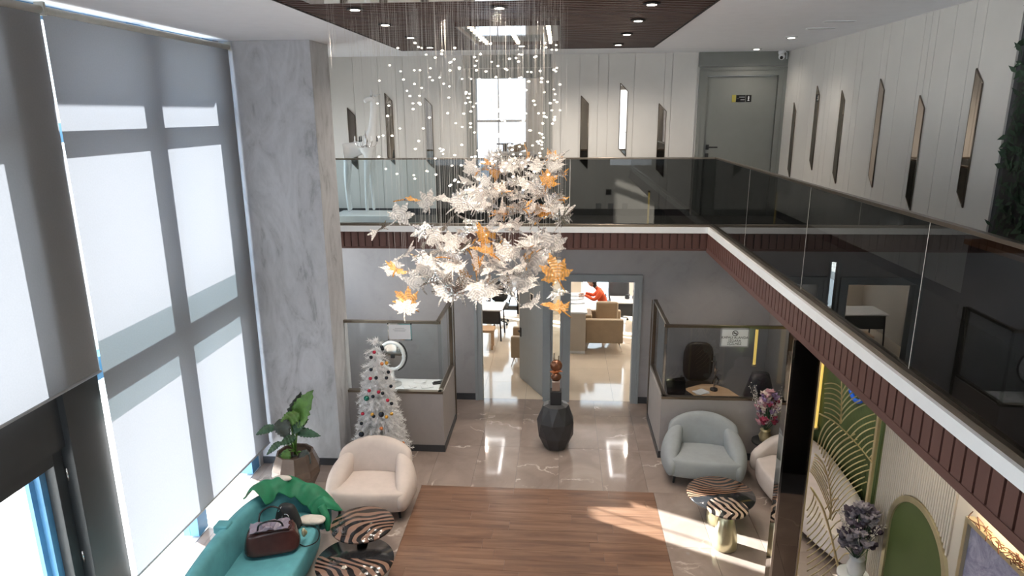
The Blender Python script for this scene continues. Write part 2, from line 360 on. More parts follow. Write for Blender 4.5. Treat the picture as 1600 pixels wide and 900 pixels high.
# ---- ground floor
floor = struct('floor', B(-4.42, XR+.2, YN, 17, -.2, -.012), M['skirting'])
WX0, WX1, WY = -1.9, 1.32, 8.37
tile_cache = {}
def tile(name, x0, x1, y0, y1, mat, gap=.0015):
    key = (round(x1-x0, 3), round(y1-y0, 3), mat.name)
    if key not in tile_cache:
        w, d = (x1-x0)/2-gap, (y1-y0)/2-gap
        tile_cache[key] = B(-w, w, -d, d, -.012, 0).mesh(name, mat)
    return inst(name, tile_cache[key], floor, ((x0+x1)/2, (y0+y1)/2, 0))
xs = [-4.4]+[round(.02+.615*k, 3) for k in range(-7, 6)]+[3.6]
xs = sorted(set(x for x in xs if -4.4 <= x <= 3.6))
yj = [3.57, 4.77, 5.97, 7.17, 8.37, 9.57, 10.77, 11.40]
for j in range(len(yj)-1):
    for i in range(len(xs)-1):
        x0, x1, y0, y1 = xs[i], xs[i+1], yj[j], yj[j+1]
        if y1 > WY+.01: tile('tile', x0, x1, y0, y1, M['marble']); continue
        if x0 < WX0: tile('tile', x0, min(x1, WX0), y0, y1, M['marble'])
        if x1 > WX1: tile('tile', max(x0, WX1), x1, y0, y1, M['marble'])
rnd = random.Random(3)
y = WY; r = 0
while y > 4.2:
    y0 = y-.195; x = WX0-(.2+.31*((r*2) % 5)) if r % 2 else WX0-.15*(r % 4)
    while x < WX1:
        x1 = x+1.3
        a, b_ = max(x, WX0), min(x1, WX1)
        if b_-a > .05: tile('wood_plank', a, b_, y0, y, M['plank'], .0012)
        x = x1
    y = y0; r += 1
# office tiles
for i in range(8):
    for j in range(7):
        x0 = -3.0+.8*i; y0 = 11.40+.8*j
        tile('tile', x0, x0+.8, y0, min(y0+.8, 17), M['office_tile'])

# ---- left window wall
wl = MB()
wl.box(-4.7, XL, YN, 1.0, 0, ZC+.3)           # solid beyond the camera
wl.box(-4.6, XL, 8.74, 9.72, 0, ZC+.3)        # behind the pillar
wl.box(-4.6, XL, 10.92, 11.7, 0, ZC+.3)
wl.box(-4.6, XL, 9.72, 10.92, 2.85, 3.45); wl.box(-4.6, XL, 9.72, 10.92, 4.9, ZC+.3); wl.box(-4.6, XL, 9.72, 10.2, 3.45, 4.9); wl.box(-4.6, XL, 9.72, 10.92, 0, 1.75)    # round the two side windows
wl.box(-4.7, XL, 1.0, 8.74, ZC+.02, ZC+.3)
wall_left = struct('wall_left', wl, M['plaster'])
struct('trim_1', B(-6.75, -4.7, -2, 9.5, 6.05, 6.35), M['white_paint'], label='overhanging roof slab outside the tall windows')
struct('trim_2', MB().box(-5.15, -4.85, 5.40, 5.66, -.2, 6.05), M['lilac_column'], label='lilac rendered column standing outside the glass')
struct('ground_outside', B(-60, -4.42, -30, 50, -.3, -.03), M['paving'])
# window 1: the tall glazing behind the second blind
w1 = thing('window_1', '', '', (0, 0, 0)); del w1['label'], w1['category']; w1['kind'] = 'structure'
fr = MB(); BX0, BX1 = -4.62, -4.42
for (a, b_) in ((7.02, 7.24), (8.52, 8.74)): fr.box(BX0, BX1, a, b_, 0, ZC)
fr.build('mullion_frame', M['blue_frame'], w1)
tr = MB()
for (a, b_) in ((2.58, 2.80), (4.83, 5.0), (5.86, ZC)):
    for (c, d) in ((5.62, 7.02), (7.24, 8.52)): tr.box(-4.60, -4.44, c, d, a, b_)
tr.build('transom', M['blue_frame'], w1)
for (c, d) in ((5.62, 7.02), (7.24, 8.52)):
    for (a, b_) in ((.0, 2.58), (2.80, 4.83), (5.0, 5.86)):
        MB().box(-4.535, -4.53, c, d, a, b_).build('pane', M['window_glass'], w1)
    MB().box(-4.57, -4.56, c, d, 2.34, 2.58).build('frosted_band', M['spandrel'], w1)
    MB().box(-4.57, -4.56, c, d, 2.80, 3.15).build('frosted_band', M['spandrel'], w1)
# post between the windows
struct('trim_3', MB().box(-4.66, -4.30, 5.14, 5.60, 0, 5.86), M['charcoal'], bevel=.004, label='charcoal post between the two tall windows')
# window 2: glazing with door leaf beside the camera
w2 = thing('window_2', '', '', (0, 0, 0)); del w2['label'], w2['category']; w2['kind'] = 'structure'
MB().box(-4.62, -4.36, 1.0, 5.14, 2.22, 2.80).build('lintel', M['charcoal'], w2)
fr = MB(); fr.box(-4.6, -4.42, 1.0, 5.14, 5.86, ZC); fr.box(-4.6, -4.42, 1.0, 5.14, 4.83, 5.0)
fr.box(-4.6, -4.42, 1.0, 5.14, 0, .08)
for yy in (1.0, 2.3, 3.7): fr.box(-4.6, -4.42, yy, yy+.12, 0, 5.9)
fr.build('frame', M['charcoal'], w2)
dl = MB()
dl.box(-4.50, -4.40, 5.02, 5.13, .08, 2.21); dl.box(-4.50, -4.40, 3.82, 5.02, 2.09, 2.21); dl.box(-4.50, -4.40, 3.82, 5.02, .08, .3); dl.box(-4.50, -4.40, 3.82, 3.93, .08, 2.21)
leaf_f = dl.build('sash', M['charcoal'], w2, .004)
bf = MB(); bf.box(-4.56, -4.50, 4.955, 5.06, .1, 2.14); bf.box(-4.60, -4.56, 4.90, 4.96, .1, 2.14)
bf.build('outer_frame', M['blue_frame'], w2)
for zz in (1.95, 1.1):
    MB().cyl(-4.385, 5.135, zz-.06, zz+.06, .012, 10).build('hinge', M['chrome'], leaf_f)
MB().box(-4.465, -4.46, 3.93, 5.02, .3, 2.09).build('pane', M['window_glass'], w2)
MB().box(-4.53, -4.525, 1.12, 5.14, 2.8, 5.86).build('pane', M['window_glass'], w2)
MB().box(-4.53, -4.525, 1.12, 3.7, .08, 2.22).build('pane', M['window_glass'], w2)
# window 3: small side window behind the pillar that lets the sun in
w3 = thing('window_3', '', '', (0, 0, 0)); del w3['label'], w3['category']; w3['kind'] = 'structure'
MB().box(-4.56, -4.46, 9.72, 9.75, 1.75, 2.85).box(-4.56, -4.46, 10.89, 10.92, 1.75, 2.85).box(-4.53, -4.50, 10.44, 10.46, 1.75, 2.85).box(-4.56, -4.46, 9.75, 10.89, 1.75, 1.78).build('window_frame', M['charcoal'], w3)
MB().box(-4.53, -4.525, 10.2, 10.92, 3.45, 4.9).build('pane', M['window_glass'], w3)
MB().box(-4.53, -4.525, 9.75, 10.89, 1.78, 2.85).build('pane', M['window_glass'], w3)

# ---- pillar
pil = struct('pillar', B(-4.4, -3.2, 8.85, 9.54, 0, ZC), M['pillar'], bevel=.006)
struct('trim_4', B(-4.4, -3.19, 8.838, 9.0, 0, .11), M['skirting'])

# ---- right wall, back walls
struct('wall_right', B(XR, XR+.2, YN, YU+.2, 0, ZC+.3), M['cubicle'])
bw = MB()   # ground back wall with two doors and the narrow glazed slit
D1 = (-1.40, -.25, 2.25); SL = (-.12, .03, 2.62); D2 = (.18, 1.30, 2.25)
bw.box(-4.7, D1[0], YG, YU, 0, ZS); bw.box(D1[0], D1[1], YG, YU, D1[2], ZS); bw.box(D1[1], SL[0], YG, YU, 0, ZS)
bw.box(SL[0], SL[1], YG, YU, SL[2], ZS); bw.box(SL[1], D2[0], YG, YU, 0, ZS); bw.box(D2[0], D2[1], YG, YU, D2[2], ZS); bw.box(D2[1], XR, YG, YU, 0, ZS)
wall_back = struct('wall_back', bw, M['plaster'])
MB().box(SL[0], SL[1], YG+.05, YG+.056, .02, SL[2]).build('glazed_slit', M['clear_glass'], wall_back)
MB().box(SL[0]-.02, SL[0]+.012, YG-.015, YG+.02, 0, SL[2]).box(SL[1]-.012, SL[1]+.02, YG-.015, YG+.02, 0, SL[2]).build('slit_frame', M['frame_grey'], wall_back)
def casing(n, x0, x1, y, top, w, z0=0, depth=.16, mat='frame_grey', step=True):
    d = thing('door_%d' % n, '', '', (0, 0, 0)); del d['label'], d['category']; d['kind'] = 'structure'
    f = MB(); f.box(x0-w, x0, y-.03, y+depth, z0, top+w); f.box(x1, x1+w, y-.03, y+depth, z0, top+w); f.box(x0, x1, y-.03, y+depth, top, top+w)
    if step:
        f.box(x0-w-.03, x0-w+.02, y-.045, y+.0, z0, top+w+.03); f.box(x1+w-.02, x1+w+.03, y-.045, y+.0, z0, top+w+.03); f.box(x0-w+.02, x1+w-.02, y-.045, y+.0, top+w-.02, top+w+.03)
    f.build('casing', M[mat], d); return d
d1 = casing(1, D1[0]+.03, D1[1]-.03, YG, 2.24, .10)
lf = B(0, 1.05, -.045, 0, .01, 2.2).build('door_leaf', M['frame_grey'], d1, .003, loc=(D1[1]-.04, YG+.15, 0), rot=(0, 0, PI-1.10))
hd = MB(); hd.tube([(.98, .0, 1.0), (.98, .055, 1.0), (.86, .06, 1.0)], .011); hd.box(.955, 1.005, 0, .012, .88, 1.06); hd.build('door_handle', M['black_matte'], lf)
pl = B(.38, .52, 0, .008, 1.72, 1.87).build('room_plate', M['chrome'], lf); B(.42, .50, .008, .012, 1.74, 1.85).build('plate_insert', M['black_matte'], d1, loc=lf.location, rot=lf.rotation_euler)
d2 = casing(2, D2[0]+.02, D2[1]-.01, YG, 2.24, .10)
lf2 = B(0, 1.02, 0, .045, .01, 2.2).build('door_leaf', M['frame_grey'], d2, .003, loc=(D2[0]-.005, YG+.16, 0), rot=(0, 0, PI/2+.06))
hd = MB(); hd.tube([(.94, .0, 1.0), (.94, -.055, 1.0), (.82, -.06, 1.0)], .011); hd.box(.915, .965, -.012, 0, .88, 1.06); hd.build('door_handle', M['black_matte'], lf2)
# skirting of the ground back wall
for i, (a, b_) in enumerate(((-2.0, D1[0]-.09), (D2[1]+.12, XR))): struct('baseboard_back', B(a, b_, YG-.02, YG, 0, .12), M['skirting'])
# offices shell
off = MB(); off.box(-3.2, -3.0, YU, 17, 0, 3.1); off.box(2.5, 2.7, YU, 17, 0, 3.1)
off.box(-3.0, -2.55, 16.8, 17, 0, 3.1); off.box(-2.55, 1.75, 16.8, 17, 2.6, 3.1); off.box(2.05, 2.5, 16.8, 17, 0, 3.1); off.box(-1.05, .55, 16.8, 17, 0, 2.6)
off.box(1.75, 2.05, 16.8, 17, 0, 3.1)
struct('wall_office', off, M['cream_wall'])
struct('ceiling_office', B(-3.2, 2.7, YU, 17, 3.08, 3.2), M['white_paint'])
wo = thing('window_4', '', '', (0, 0, 0)); del wo['label'], wo['category']; wo['kind'] = 'structure'
MB().box(-2.55, -2.5, 16.78, 16.9, 0, 2.6).box(-1.10, -1.05, 16.78, 16.9, 0, 2.6).box(-1.85, -1.78, 16.78, 16.9, 0, 2.6).box(-2.55, -1.05, 16.78, 16.9, .1, .22).build('window_frame', M['charcoal'], wo)
MB().box(.55, .6, 16.78, 16.9, 0, 2.6).box(1.70, 1.75, 16.78, 16.9, 0, 2.6).build('window_frame', M['white_gloss'], wo)
MB().box(-2.5, -1.1, 16.86, 16.865, .2, 2.6).build('pane', M['window_glass'], wo); MB().box(.6, 1.7, 16.86, 16.865, 0, 2.6).build('pane', M['window_glass'], wo)
# LED rectangles in the office ceilings (seen mirrored in the hall floor)
def led_rect(x0, x1, y0, y1, z, label, w=.03):
    t = thing('led_ceiling_light', label, 'ceiling light', ((x0+x1)/2, (y0+y1)/2, z))
    a, c = (x1-x0)/2, (y1-y0)/2
    MB().box(-a, a, -c, -c+w, -.03, -.005).box(-a, a, c-w, c, -.03, -.005).box(-a, -a+w, -c+w, c-w, -.03, -.005).box(a-w, a, -c+w, c-w, -.03, -.005).build('light_line', M['led'], t)
    MB().box(-a-.006, a+.006, -c-.006, -c, -.035, 0).box(-a-.006, a+.006, c, c+.006, -.035, 0).box(-a-.006, -a, -c, c, -.035, 0).box(a, a+.006, -c, c, -.035, 0).build('profile', M['white_gloss'], t)
    for k, w_ in ((.25, 'nearer'), (.75, 'farther')):  # two lamps added per office ceiling to light the room
        yk = y0+(y1-y0)*k; u = thing('downlight', w_+' added downlight inside the '+label.replace('rectangular ', ''), 'ceiling light', ((x0+x1)/2, yk, z)); MB().lathe([(.05, -.012), (.07, -.010), (.072, 0), (.04, .0)], 20).build('rim', M['white_gloss'], u); MB().cyl(0, 0, -.015, -.011, .048, 18).build('lens', M['downlight'], u)
        spot('downlight_beam', ((x0+x1)/2, yk, z-.03), 60, 2.7, (1, .90, .76), .5, .03)
led_rect(-2.35, -1.35, 14.08, 15.75, 3.08, 'rectangular LED line light on the left office ceiling')
led_rect(1.23, 2.23, 14.06, 15.75, 3.08, 'rectangular LED line light on the right office ceiling')

# ---- gallery (upper floor) slab
gs = MB(); gs.box(-4.4, XR, YF, YG+.0, ZS, ZM-.01); gs.box(XF, XR, YN, YF, ZS, ZM-.01); gs.box(-4.4, XR, YG, YU+3.5, ZS+.01, ZM-.01)
struct('gallery_slab', gs, M['white_paint'])
struct('gallery_floor', MB().box(-4.4, XR, YF+.06, YU+3.5, ZM-.01, ZM).box(XF+.06, XR, YN, YF+.06, ZM-.01, ZM), M['carpet'])
# white edge band
struct('trim_5', MB().box(-4.3, XF, YF-.035, YF, 3.295, 3.385).box(XF-.035, XF, YN, YF-.035, 3.295, 3.385), M['white_gloss'], label='white edge band along the gallery')
# brown slatted fascia, each slat its own piece
fas = struct('trim_6', MB().box(-4.3, XF-.02, YF-.004, YF+.002, ZS, 3.295).box(XF-.004, XF+.002, YN, YF-.01, ZS, 3.295).box(-4.3, XF-.02, YF-.03, YF-.004, ZS-.012, ZS+.018).box(XF-.035, XF-.004, YN, YF-.03, ZS-.03, ZS+.03), M['fascia'], label='brown slatted fascia under the gallery edge')
sm = B(-.046, .046, -.012, .012, 0, .262).mesh('fascia_slat', M['fascia'])
x = -4.2
while x < XF-.08:
    inst('slat', sm, fas, (x, YF-.016, ZS+.02)); x += .1115
y = YF-.085
while y > 1.6:
    inst('slat', sm, fas, (XF-.018, y, ZS+.02), (0, 0, PI/2)); y -= .1115
# railings
def railing(p0, p1, seams, label):
    p0 = Vector(p0); p1 = Vector(p1); L = (p1-p0).length; d = (p1-p0)/L
    t = thing('glass_railing', label, 'railing', (p0.x, p0.y, ZM+.0), math.atan2(d.y, d.x))
    ss = [0]+seams+[L]
    for a, b_ in zip(ss[:-1], ss[1:]): MB().box(a+.004, b_-.004, -.005, .005, .03, 1.02).build('glass_panel', M['pale_glass'] if (a == 0 and len(ss) == 4) else M['tinted_glass'], t)
    MB().box(0, L, -.025, .025, 1.02, 1.045).build('handrail', M['bronze'], t, .003)
    MB().box(0, L, -.045, .045, .0, .055).build('base_channel', M['bronze'], t, .004)
    for s in seams: MB().box(s-.0035, s+.0035, -.0045, .0045, .05, 1.02).build('joint', M['wire'], t)
    return t
railing((-4.2, YF+.03, 0), (XF+.05, YF+.03, 0), [2.3, 4.34], 'smoked glass balustrade along the far gallery edge')
railing((XF+.04, YF-.02, 0), (XF+.04, YN, 0), [1.8, 3.84, 5.89, 7.94, 9.9], 'smoked glass balustrade running down the right gallery edge')

# ---- upper back wall: panels between two door bays
DU = (-1.42, -.30); DR = (2.33, 3.44)
ub = MB(); ub.box(-4.7, DU[0]-.02, YU, YU+.2, ZM, ZC+.2); ub.box(DU[0]-.02, DU[1]+.02, YU, YU+.2, 5.62, ZC+.2); ub.box(DU[1]+.02, DR[0], YU, YU+.2, ZM, ZC+.2); ub.box(DR[0], DR[1], YU, YU+.2, 5.62, ZC+.2); ub.box(DR[1], XR+.2, YU, YU+.2, ZM, ZC+.2)
ubw = struct('wall_upper_back', ub, M['panel_white'])
def panels(parent, a0, a1, axis, fixed, z0, z1, seed, toward):
    r = random.Random(seed); a = a0; i = 0
    while a < a1-.02:
        w = r.choice((.42, .12, .30, .48, .16)); b_ = min(a+w, a1)
        if a1-b_ < .08: b_ = a1
        if axis == 'x': mb = MB().box(a+.003, b_-.003, fixed-.018, fixed, z0, z1)
        else: mb = MB().box(fixed-.018, fixed, a+.003, b_-.003, z0, z1)
        mb.build('wall_panel', M['panel_white'], parent); a = b_; i += 1
panels(ubw, -4.3, -1.64, 'x', YU, ZM+.11, ZC, 2, -1)
panels(ubw, -.17, 2.17, 'x', YU, ZM+.11, ZC, 5, -1)
struct('baseboard_upper_back', MB().box(-4.3, -1.64, YU-.022, YU, ZM, ZM+.11).box(-.17, 2.17, YU-.022, YU, ZM, ZM+.11), M['skirting'])
uw = struct('wall_upper_right', B(XR-.02, XR, 1.0, YU, ZM+.05, ZC), M['skirting'])
panels(uw, 5.85, YU, 'y', XR-.02, ZM+.11, ZC, 9, -1)
struct('baseboard_upper_right', MB().box(XR-.042, XR-.02, 5.85, YU, ZM, ZM+.11), M['skirting'])
d3 = casing(3, DU[0], DU[1], YU, 5.62, .12, ZM, .2, 'door_grey')
MB().box(-1.63, -.18, YU-.03, YU, 5.78, ZC).build('overpanel', M['door_grey'], d3)
d4 = casing(4, DR[0], DR[1], YU, 5.62, .10, ZM, .1, 'door_grey')
MB().box(2.18, XR-.02, YU-.03, YU, 5.76, ZC).build('overpanel', M['door_grey'], d4)
B(DR[0], DR[1], YU+.02, YU+.06, ZM, 5.615).build('door_leaf', M['door_grey'], d4, .003)
hd = MB(); hd.tube([(2.40, YU+.02, 4.50), (2.40, YU-.045, 4.50), (2.55, YU-.05, 4.50)], .011); hd.box(2.375, 2.425, YU+.008, YU+.022, 4.46, 4.54); hd.box(2.375, 2.425, YU+.008, YU+.022, 4.32, 4.40); hd.build('door_handle', M['black_matte'], d4)
# room behind the open centre door
ur = MB(); ur.box(-3.0, -2.8, YU+.2, YU+3.5, ZM, ZC+.1); ur.box(.5, .7, YU+.2, YU+3.5, ZM, ZC+.1); ur.box(-3, -1.95, YU+3.3, YU+3.5, ZM, ZC+.1); ur.box(-.70, .7, YU+3.3, YU+3.5, ZM, ZC+.1); ur.box(-1.95, -.70, YU+3.3, YU+3.5, 5.9, ZC+.1); ur.box(-1.95, -.70, YU+3.3, YU+3.5, ZM, 3.45)
struct('wall_upper_room', ur, M['cream_wall'])
w5 = thing('window_5', '', '', (0, 0, 0)); del w5['label'], w5['category']; w5['kind'] = 'structure'
MB().box(-1.95, -.70, YU+3.34, YU+3.4, 4.88, 4.93).box(-.76, -.70, YU+3.3, YU+3.4, 3.4, 5.9).box(-1.36, -1.33, YU+3.34, YU+3.4, 3.4, 5.9).build('window_frame', M['wire'], w5)
MB().box(-1.95, -.74, YU+3.42, YU+3.425, 3.4, 5.9).build('pane', thin_glass('milk_glass', (.75, .77, .80), 1.3, .3), w5)

# ---- ceiling: white soffit, recessed slatted field
SX0, SX1, SY0, SY1 = -2.39, 1.33, 3.2, 10.47
ce = MB(); ce.box(-4.7, SX0, YN, 15, ZC, ZC+.12); ce.box(SX1, XR+.2, YN, 15, ZC, ZC+.12); ce.box(SX0, SX1, SY1, 15, ZC, ZC+.12); ce.box(SX0, SX1, YN, SY0, ZC, ZC+.12)
struct('ceiling', ce, M['white_paint'])
sl = struct('ceiling_slats', MB().box(SX0-.02, SX1+.02, SY0, SY1+.02, ZC+.13, ZC+.16).box(SX0, SX0+.02, SY0, SY1, ZC-.01, ZC+.13).box(SX1-.02, SX1, SY0, SY1, ZC-.01, ZC+.13).box(SX0, SX1, SY1-.02, SY1, ZC-.01, ZC+.13), M['black_matte'])
s1 = B(-(SX1-SX0)/2+.02, (SX1-SX0)/2-.02, -.024, .024, 0, .045).mesh('slat', M['slat'])
CX0, CX1, CY0, CY1 = -1.10, -.05, 7.40, 9.35
l_ = (SX0+.02, CX0-.03); r_ = (CX1+.03, SX1-.02)
s2 = B(l_[0], l_[1], -.024, .024, 0, .045).mesh('slat', M['slat']); s3 = B(r_[0], r_[1], -.024, .024, 0, .045).mesh('slat', M['slat'])
y = SY1-.07
while y > SY0:
    if CY0-.03 < y < CY1+.03:
        inst('slat', s2, sl, (0, y, ZC-.005)); inst('slat', s3, sl, (0, y, ZC-.005))
    else: inst('slat', s1, sl, ((SX0+SX1)/2, y, ZC-.005))
    y -= .098
struct('cladding', B(3.2, XR, 1.5, 3.75, 0, ZS), M['black'], label='black cladding added at the near end of the right wall')  # added out of view to darken what the mirror column reflects
# unseen walls behind the camera; front openings added to let skylight in
struct('wall_front', MB().box(-4.7, XR+.2, YN-.2, YN, 0, 3.4).box(-4.7, XR+.2, YN-.2, YN, 5.85, ZC+.3).box(-4.7, -4.2, YN-.2, YN, 3.4, 5.85).box(3.4, XR+.2, YN-.2, YN, 3.4, 5.85).box(-1.6, 1.6, YN-.2, YN, 3.4, 5.85), M['cream_wall'])
struct('partition_side', B(2.42, 3.2, 2.9, 3.0, 0, 3.0), M['black'], label='unseen black partition added for the mirror column to reflect')  # added out of view so the mirror column reflects black
struct('partition', B(-2.4, 2.4, 3.42, 3.57, 0, 2.12), M['black'], label='black reception partition below the camera')

# ---- right ground wall: green bay, cream fluted front
gw = struct('trim_7', B(XR-.06, XR, 6.0, 9.36, 0, ZS), M['green_wall'], label='olive green fluted wall behind the beige sofa')
fl = MB(); y = 6.05
while y < 9.34: fl.cyl(XR-.06, y, 0.08, ZS-.02, .014, 6); y += .036
o = fl.build('fluting', M['green_wall'], gw); o['kind'] = 'stuff'
CWX, CWY = 3.2, 6.25
cw = struct('trim_8', MB().box(CWX, XR, 3.76, CWY, 0, ZS), M['cream_wall'], label='cream wall front with an arched niche')
B(CWX-.004, XR, CWY, CWY+.05, 0, ZS).build('green_reveal', M['green_panel'], cw)
fl = MB(); y = CWY-.02
def arch_top(yy, c=5.46, w=.40, zt=1.67):     # height of the arch head above yy, or 0 beside it
    return 0 if abs(yy-c) >= w else zt-w+math.sqrt(max(0, w*w-(yy-c)**2))
while y > 5.04:
    z0 = arch_top(y, w=.515, zt=1.735)
    fl.box(CWX-.018, CWX-.002, y-.0125, y+.0125, max(.08, z0), ZS); y -= .034
B(CWX-.003, CWX, 5.04, CWY, .08, ZS).build('groove_shade_backing', M['taupe_groove_shade'], cw)  # taupe sheet deepens the shade in the gaps by its colour
o = fl.build('fluting', M['cream_wall'], cw); o['kind'] = 'stuff'
n = 24; AC, AR, AZ = 5.46, .45, 1.22
arc = [(AC+AR*math.cos(PI*k/n), AZ+AR*math.sin(PI*k/n)) for k in range(n+1)]
inn = [(AC+(AR)*math.cos(PI*k/n), AZ+AR*math.sin(PI*k/n)) for k in range(n+1)]
B(CWX-.012, CWX, AC-AR, AC+AR, .1, AZ).prism([(p[0], p[1]) for p in arc], 'x', CWX-.012, CWX).build('arched_panel', M['green_panel'], cw)
ring = MB(); R2 = AR+.055
a1_ = [(AC-AR, .1)]+[(AC+AR*math.cos(PI-PI*k/n), AZ+AR*math.sin(PI-PI*k/n)) for k in range(n+1)]+[(AC+AR, .1)]
a2_ = [(AC-R2, .1)]+[(AC+R2*math.cos(PI-PI*k/n), AZ+R2*math.sin(PI-PI*k/n)) for k in range(n+1)]+[(AC+R2, .1)]
for k in range(len(a1_)-1):
    q = [a1_[k], a1_[k+1], a2_[k+1], a2_[k]]; ring.prism(q, 'x', CWX-.03, CWX)
ring.build('arch_frame', M['soft_gold'], cw)
# ================================================================= BLINDS
def blind(y0, y1, zt, zb0, zb1, label):
    t = thing('roller_blind', label, 'roller blind', (-4.25, (y0+y1)/2, zt)); h = (y1-y0)/2
    mb = MB(); n = 24; vs = []; fs = []
    for i in range(n+1):
        y = -h+2*h*i/n; zb = zb0+(zb1-zb0)*i/n-zt
        for k in range(13): vs.append((.004*math.sin(3.1*i/n+1)*k/12, y, -.03+(zb+.03)*k/12))
    for i in range(n):
        for k in range(12): fs.append((i*13+k, (i+1)*13+k, (i+1)*13+k+1, i*13+k+1))
    mb.add(vs, fs, True); mb.build('fabric', M['blind'], t)
    MB().tube([(0, -h, 0), (0, h, 0)], .032, 12).build('roller', M['frame_white'], t)
    for q in (-h-.008, h): MB().box(-.04, .04, q, q+.008, -.045, .06).build('bracket', M['frame_white'], t)
    MB().tube([(0, -h, zb0-zt), (0, h, zb1-zt)], .014, 8).build('bottom_rail', M['rail_grey'], t)
    return t
M['frame_white'] = plain('cream_bracket', (.55, .54, .50), .5); M['rail_grey'] = plain('grey_rail', (.35, .35, .36), .4)
blind(5.610, 8.79, 5.90, .52, .37, 'tall pale roller blind beside the marbled pillar, lowered almost to the floor')
blind(2.0, 5.585, 5.90, 2.76, 2.76, 'pale roller blind above the charcoal lintel, lowered halfway')

# ================================================================= WALL MIRRORS
def mirror(axis, pts, label):
    """pts: TL TR BR BL in (along, z) on the wall"""
    cx = sum(p[0] for p in pts)/4; cz = sum(p[1] for p in pts)/4
    if axis == 'back':
        t = thing('wall_mirror', label, 'mirror', (cx, YU-.018, cz), 0, None); rot = 0
        q = [(p[0]-cx, p[1]-cz) for p in pts]
        MB().prism(q, 'y', -.012, 0).build('glass', M['mirror'], t)
        fr = MB()
        for i in range(4): a, b_ = q[i], q[(i+1) % 4]; fr.tube([(a[0], -.008, a[1]), (b_[0], -.008, b_[1])], .007, 6)
    else:
        t = thing('wall_mirror', label, 'mirror', (XR-.038, cx, cz), 0, None)
        q = [(p[0]-cx, p[1]-cz) for p in pts]
        MB().prism(q, 'x', -.012, 0).build('glass', M['mirror'], t)
        fr = MB()
        for i in range(4): a, b_ = q[i], q[(i+1) % 4]; fr.tube([(-.008, a[0], a[1]), (-.008, b_[0], b_[1])], .007, 6)
    fr.build('edge', M['bronze'], t)
def para(x, zt, zb, w=.12): return [(x, zt), (x+w, zt-.125), (x+w, zb), (x, zb+.125)]
for x, zt, zb, lb in ((-3.59, 5.17, 4.15, 'leftmost slanted mirror strip on the far upper wall, behind the white statue'),
                  (-2.94, 5.40, 4.23, 'slanted mirror strip on the far upper wall, just right of the white statue'),
                  (-2.27, 5.32, 4.17, 'slanted mirror strip on the far upper wall, left of the open upper doorway'),
                  (.32, 5.33, 4.16, 'slanted mirror strip on the far upper wall, right of the open upper doorway'),
                  (.95, 5.52, 4.36, 'highest slanted mirror strip on the far upper wall'),
                  (1.58, 5.20, 4.02, 'slanted mirror strip on the far upper wall, nearest the closed grey door')):
    mirror('back', para(x, zt, zb), lb)
for y, zt, zb, lb in ((10.86, 5.19, 4.06, 'farthest slanted mirror strip on the right upper wall, beside the grey door'),
                  (9.95, 5.40, 4.25, 'second slanted mirror strip from the grey door on the right upper wall'),
                  (9.07, 5.31, 4.15, 'third slanted mirror strip from the grey door on the right upper wall'),
                  (8.02, 5.40, 4.21, 'fourth slanted mirror strip from the grey door on the right upper wall'),
                  (7.11, 5.20, 4.07, 'slanted mirror strip on the right upper wall, second from the plant wall'),
                  (6.22, 5.40, 4.22, 'nearest and largest looking slanted mirror strip, beside the plant wall')):
    mirror('right', [(y+.12, zt), (y, zt-.125), (y, zb), (y+.12, zb+.125)], lb)
# ================================================================= CEILING LAMPS
def downlight(x, y, z, label, group, on=True, dark=False, e=40):
    t = thing('downlight', label, 'ceiling light', (x, y, z), 0, group)
    rim = 'black_matte' if dark else 'white_gloss'
    MB().lathe([(.045, -.012), (.072, -.010), (.076, 0), (.04, .0)], 20).build('rim', M[rim], t)
    MB().cyl(0, 0, -.016, -.011, .043, 18).build('lens', M['downlight'] if on else M['white_gloss'], t)
    if e: spot('downlight_beam', (x, y, z-.03), e, 2.75 if y > 9.5 else 2.1, (1, .91, .80))
for k, y in enumerate((5.1, 6.33, 7.40, 8.62, 9.88)):
    for x, s in ((-1.85, 'left'), (.77, 'right')):
        downlight(x, y, ZC-.01, 'round downlight in the %s row of the dark slatted ceiling, %s from the far wall' % (s, ['fifth', 'fourth', 'third', 'second', 'first'][k]), 'downlights in the slatted ceiling', True, True, ((25, 18, 14, 14, 55) if x < 0 else (40, 40, 45, 60, 105))[k])
downlight(-.56, 6.38, ZC-.01, 'round downlight in the slatted ceiling in front of the mirrored canopy', None, True, True, 30)
downlight(-.56, 9.85, ZC-.01, 'round downlight in the slatted ceiling behind the mirrored canopy', None, True, True, 75)
downlight(2.93, 10.98, ZC, 'round downlight in the white ceiling near the grey upper door', None, e=10)
downlight(2.93, 9.39, ZC, 'round downlight in the white ceiling over the right gallery', None, e=14)
for i, (x, y) in enumerate(((-2.4, 10.4), (2.6, 10.3), (2.9, 7.4), (2.9, 5.0))):
    spot('downlight_beam', (x, y, ZS-.05), 22, 2.2)  # unseen lamps added under the gallery to light the ground floor
    t = thing('downlight', ['added downlight under the gallery over the left glass booth', 'added downlight under the gallery over the right glass booth', 'added downlight under the gallery over the beige sofa', 'added downlight under the gallery before the arched niche'][i], 'ceiling light', (x, y, ZS))
    MB().lathe([(.05, -.012), (.07, -.010), (.072, 0), (.04, .0)], 20).build('rim', M['white_gloss'], t); MB().cyl(0, 0, -.015, -.011, .048, 18).build('lens', M['downlight'], t)
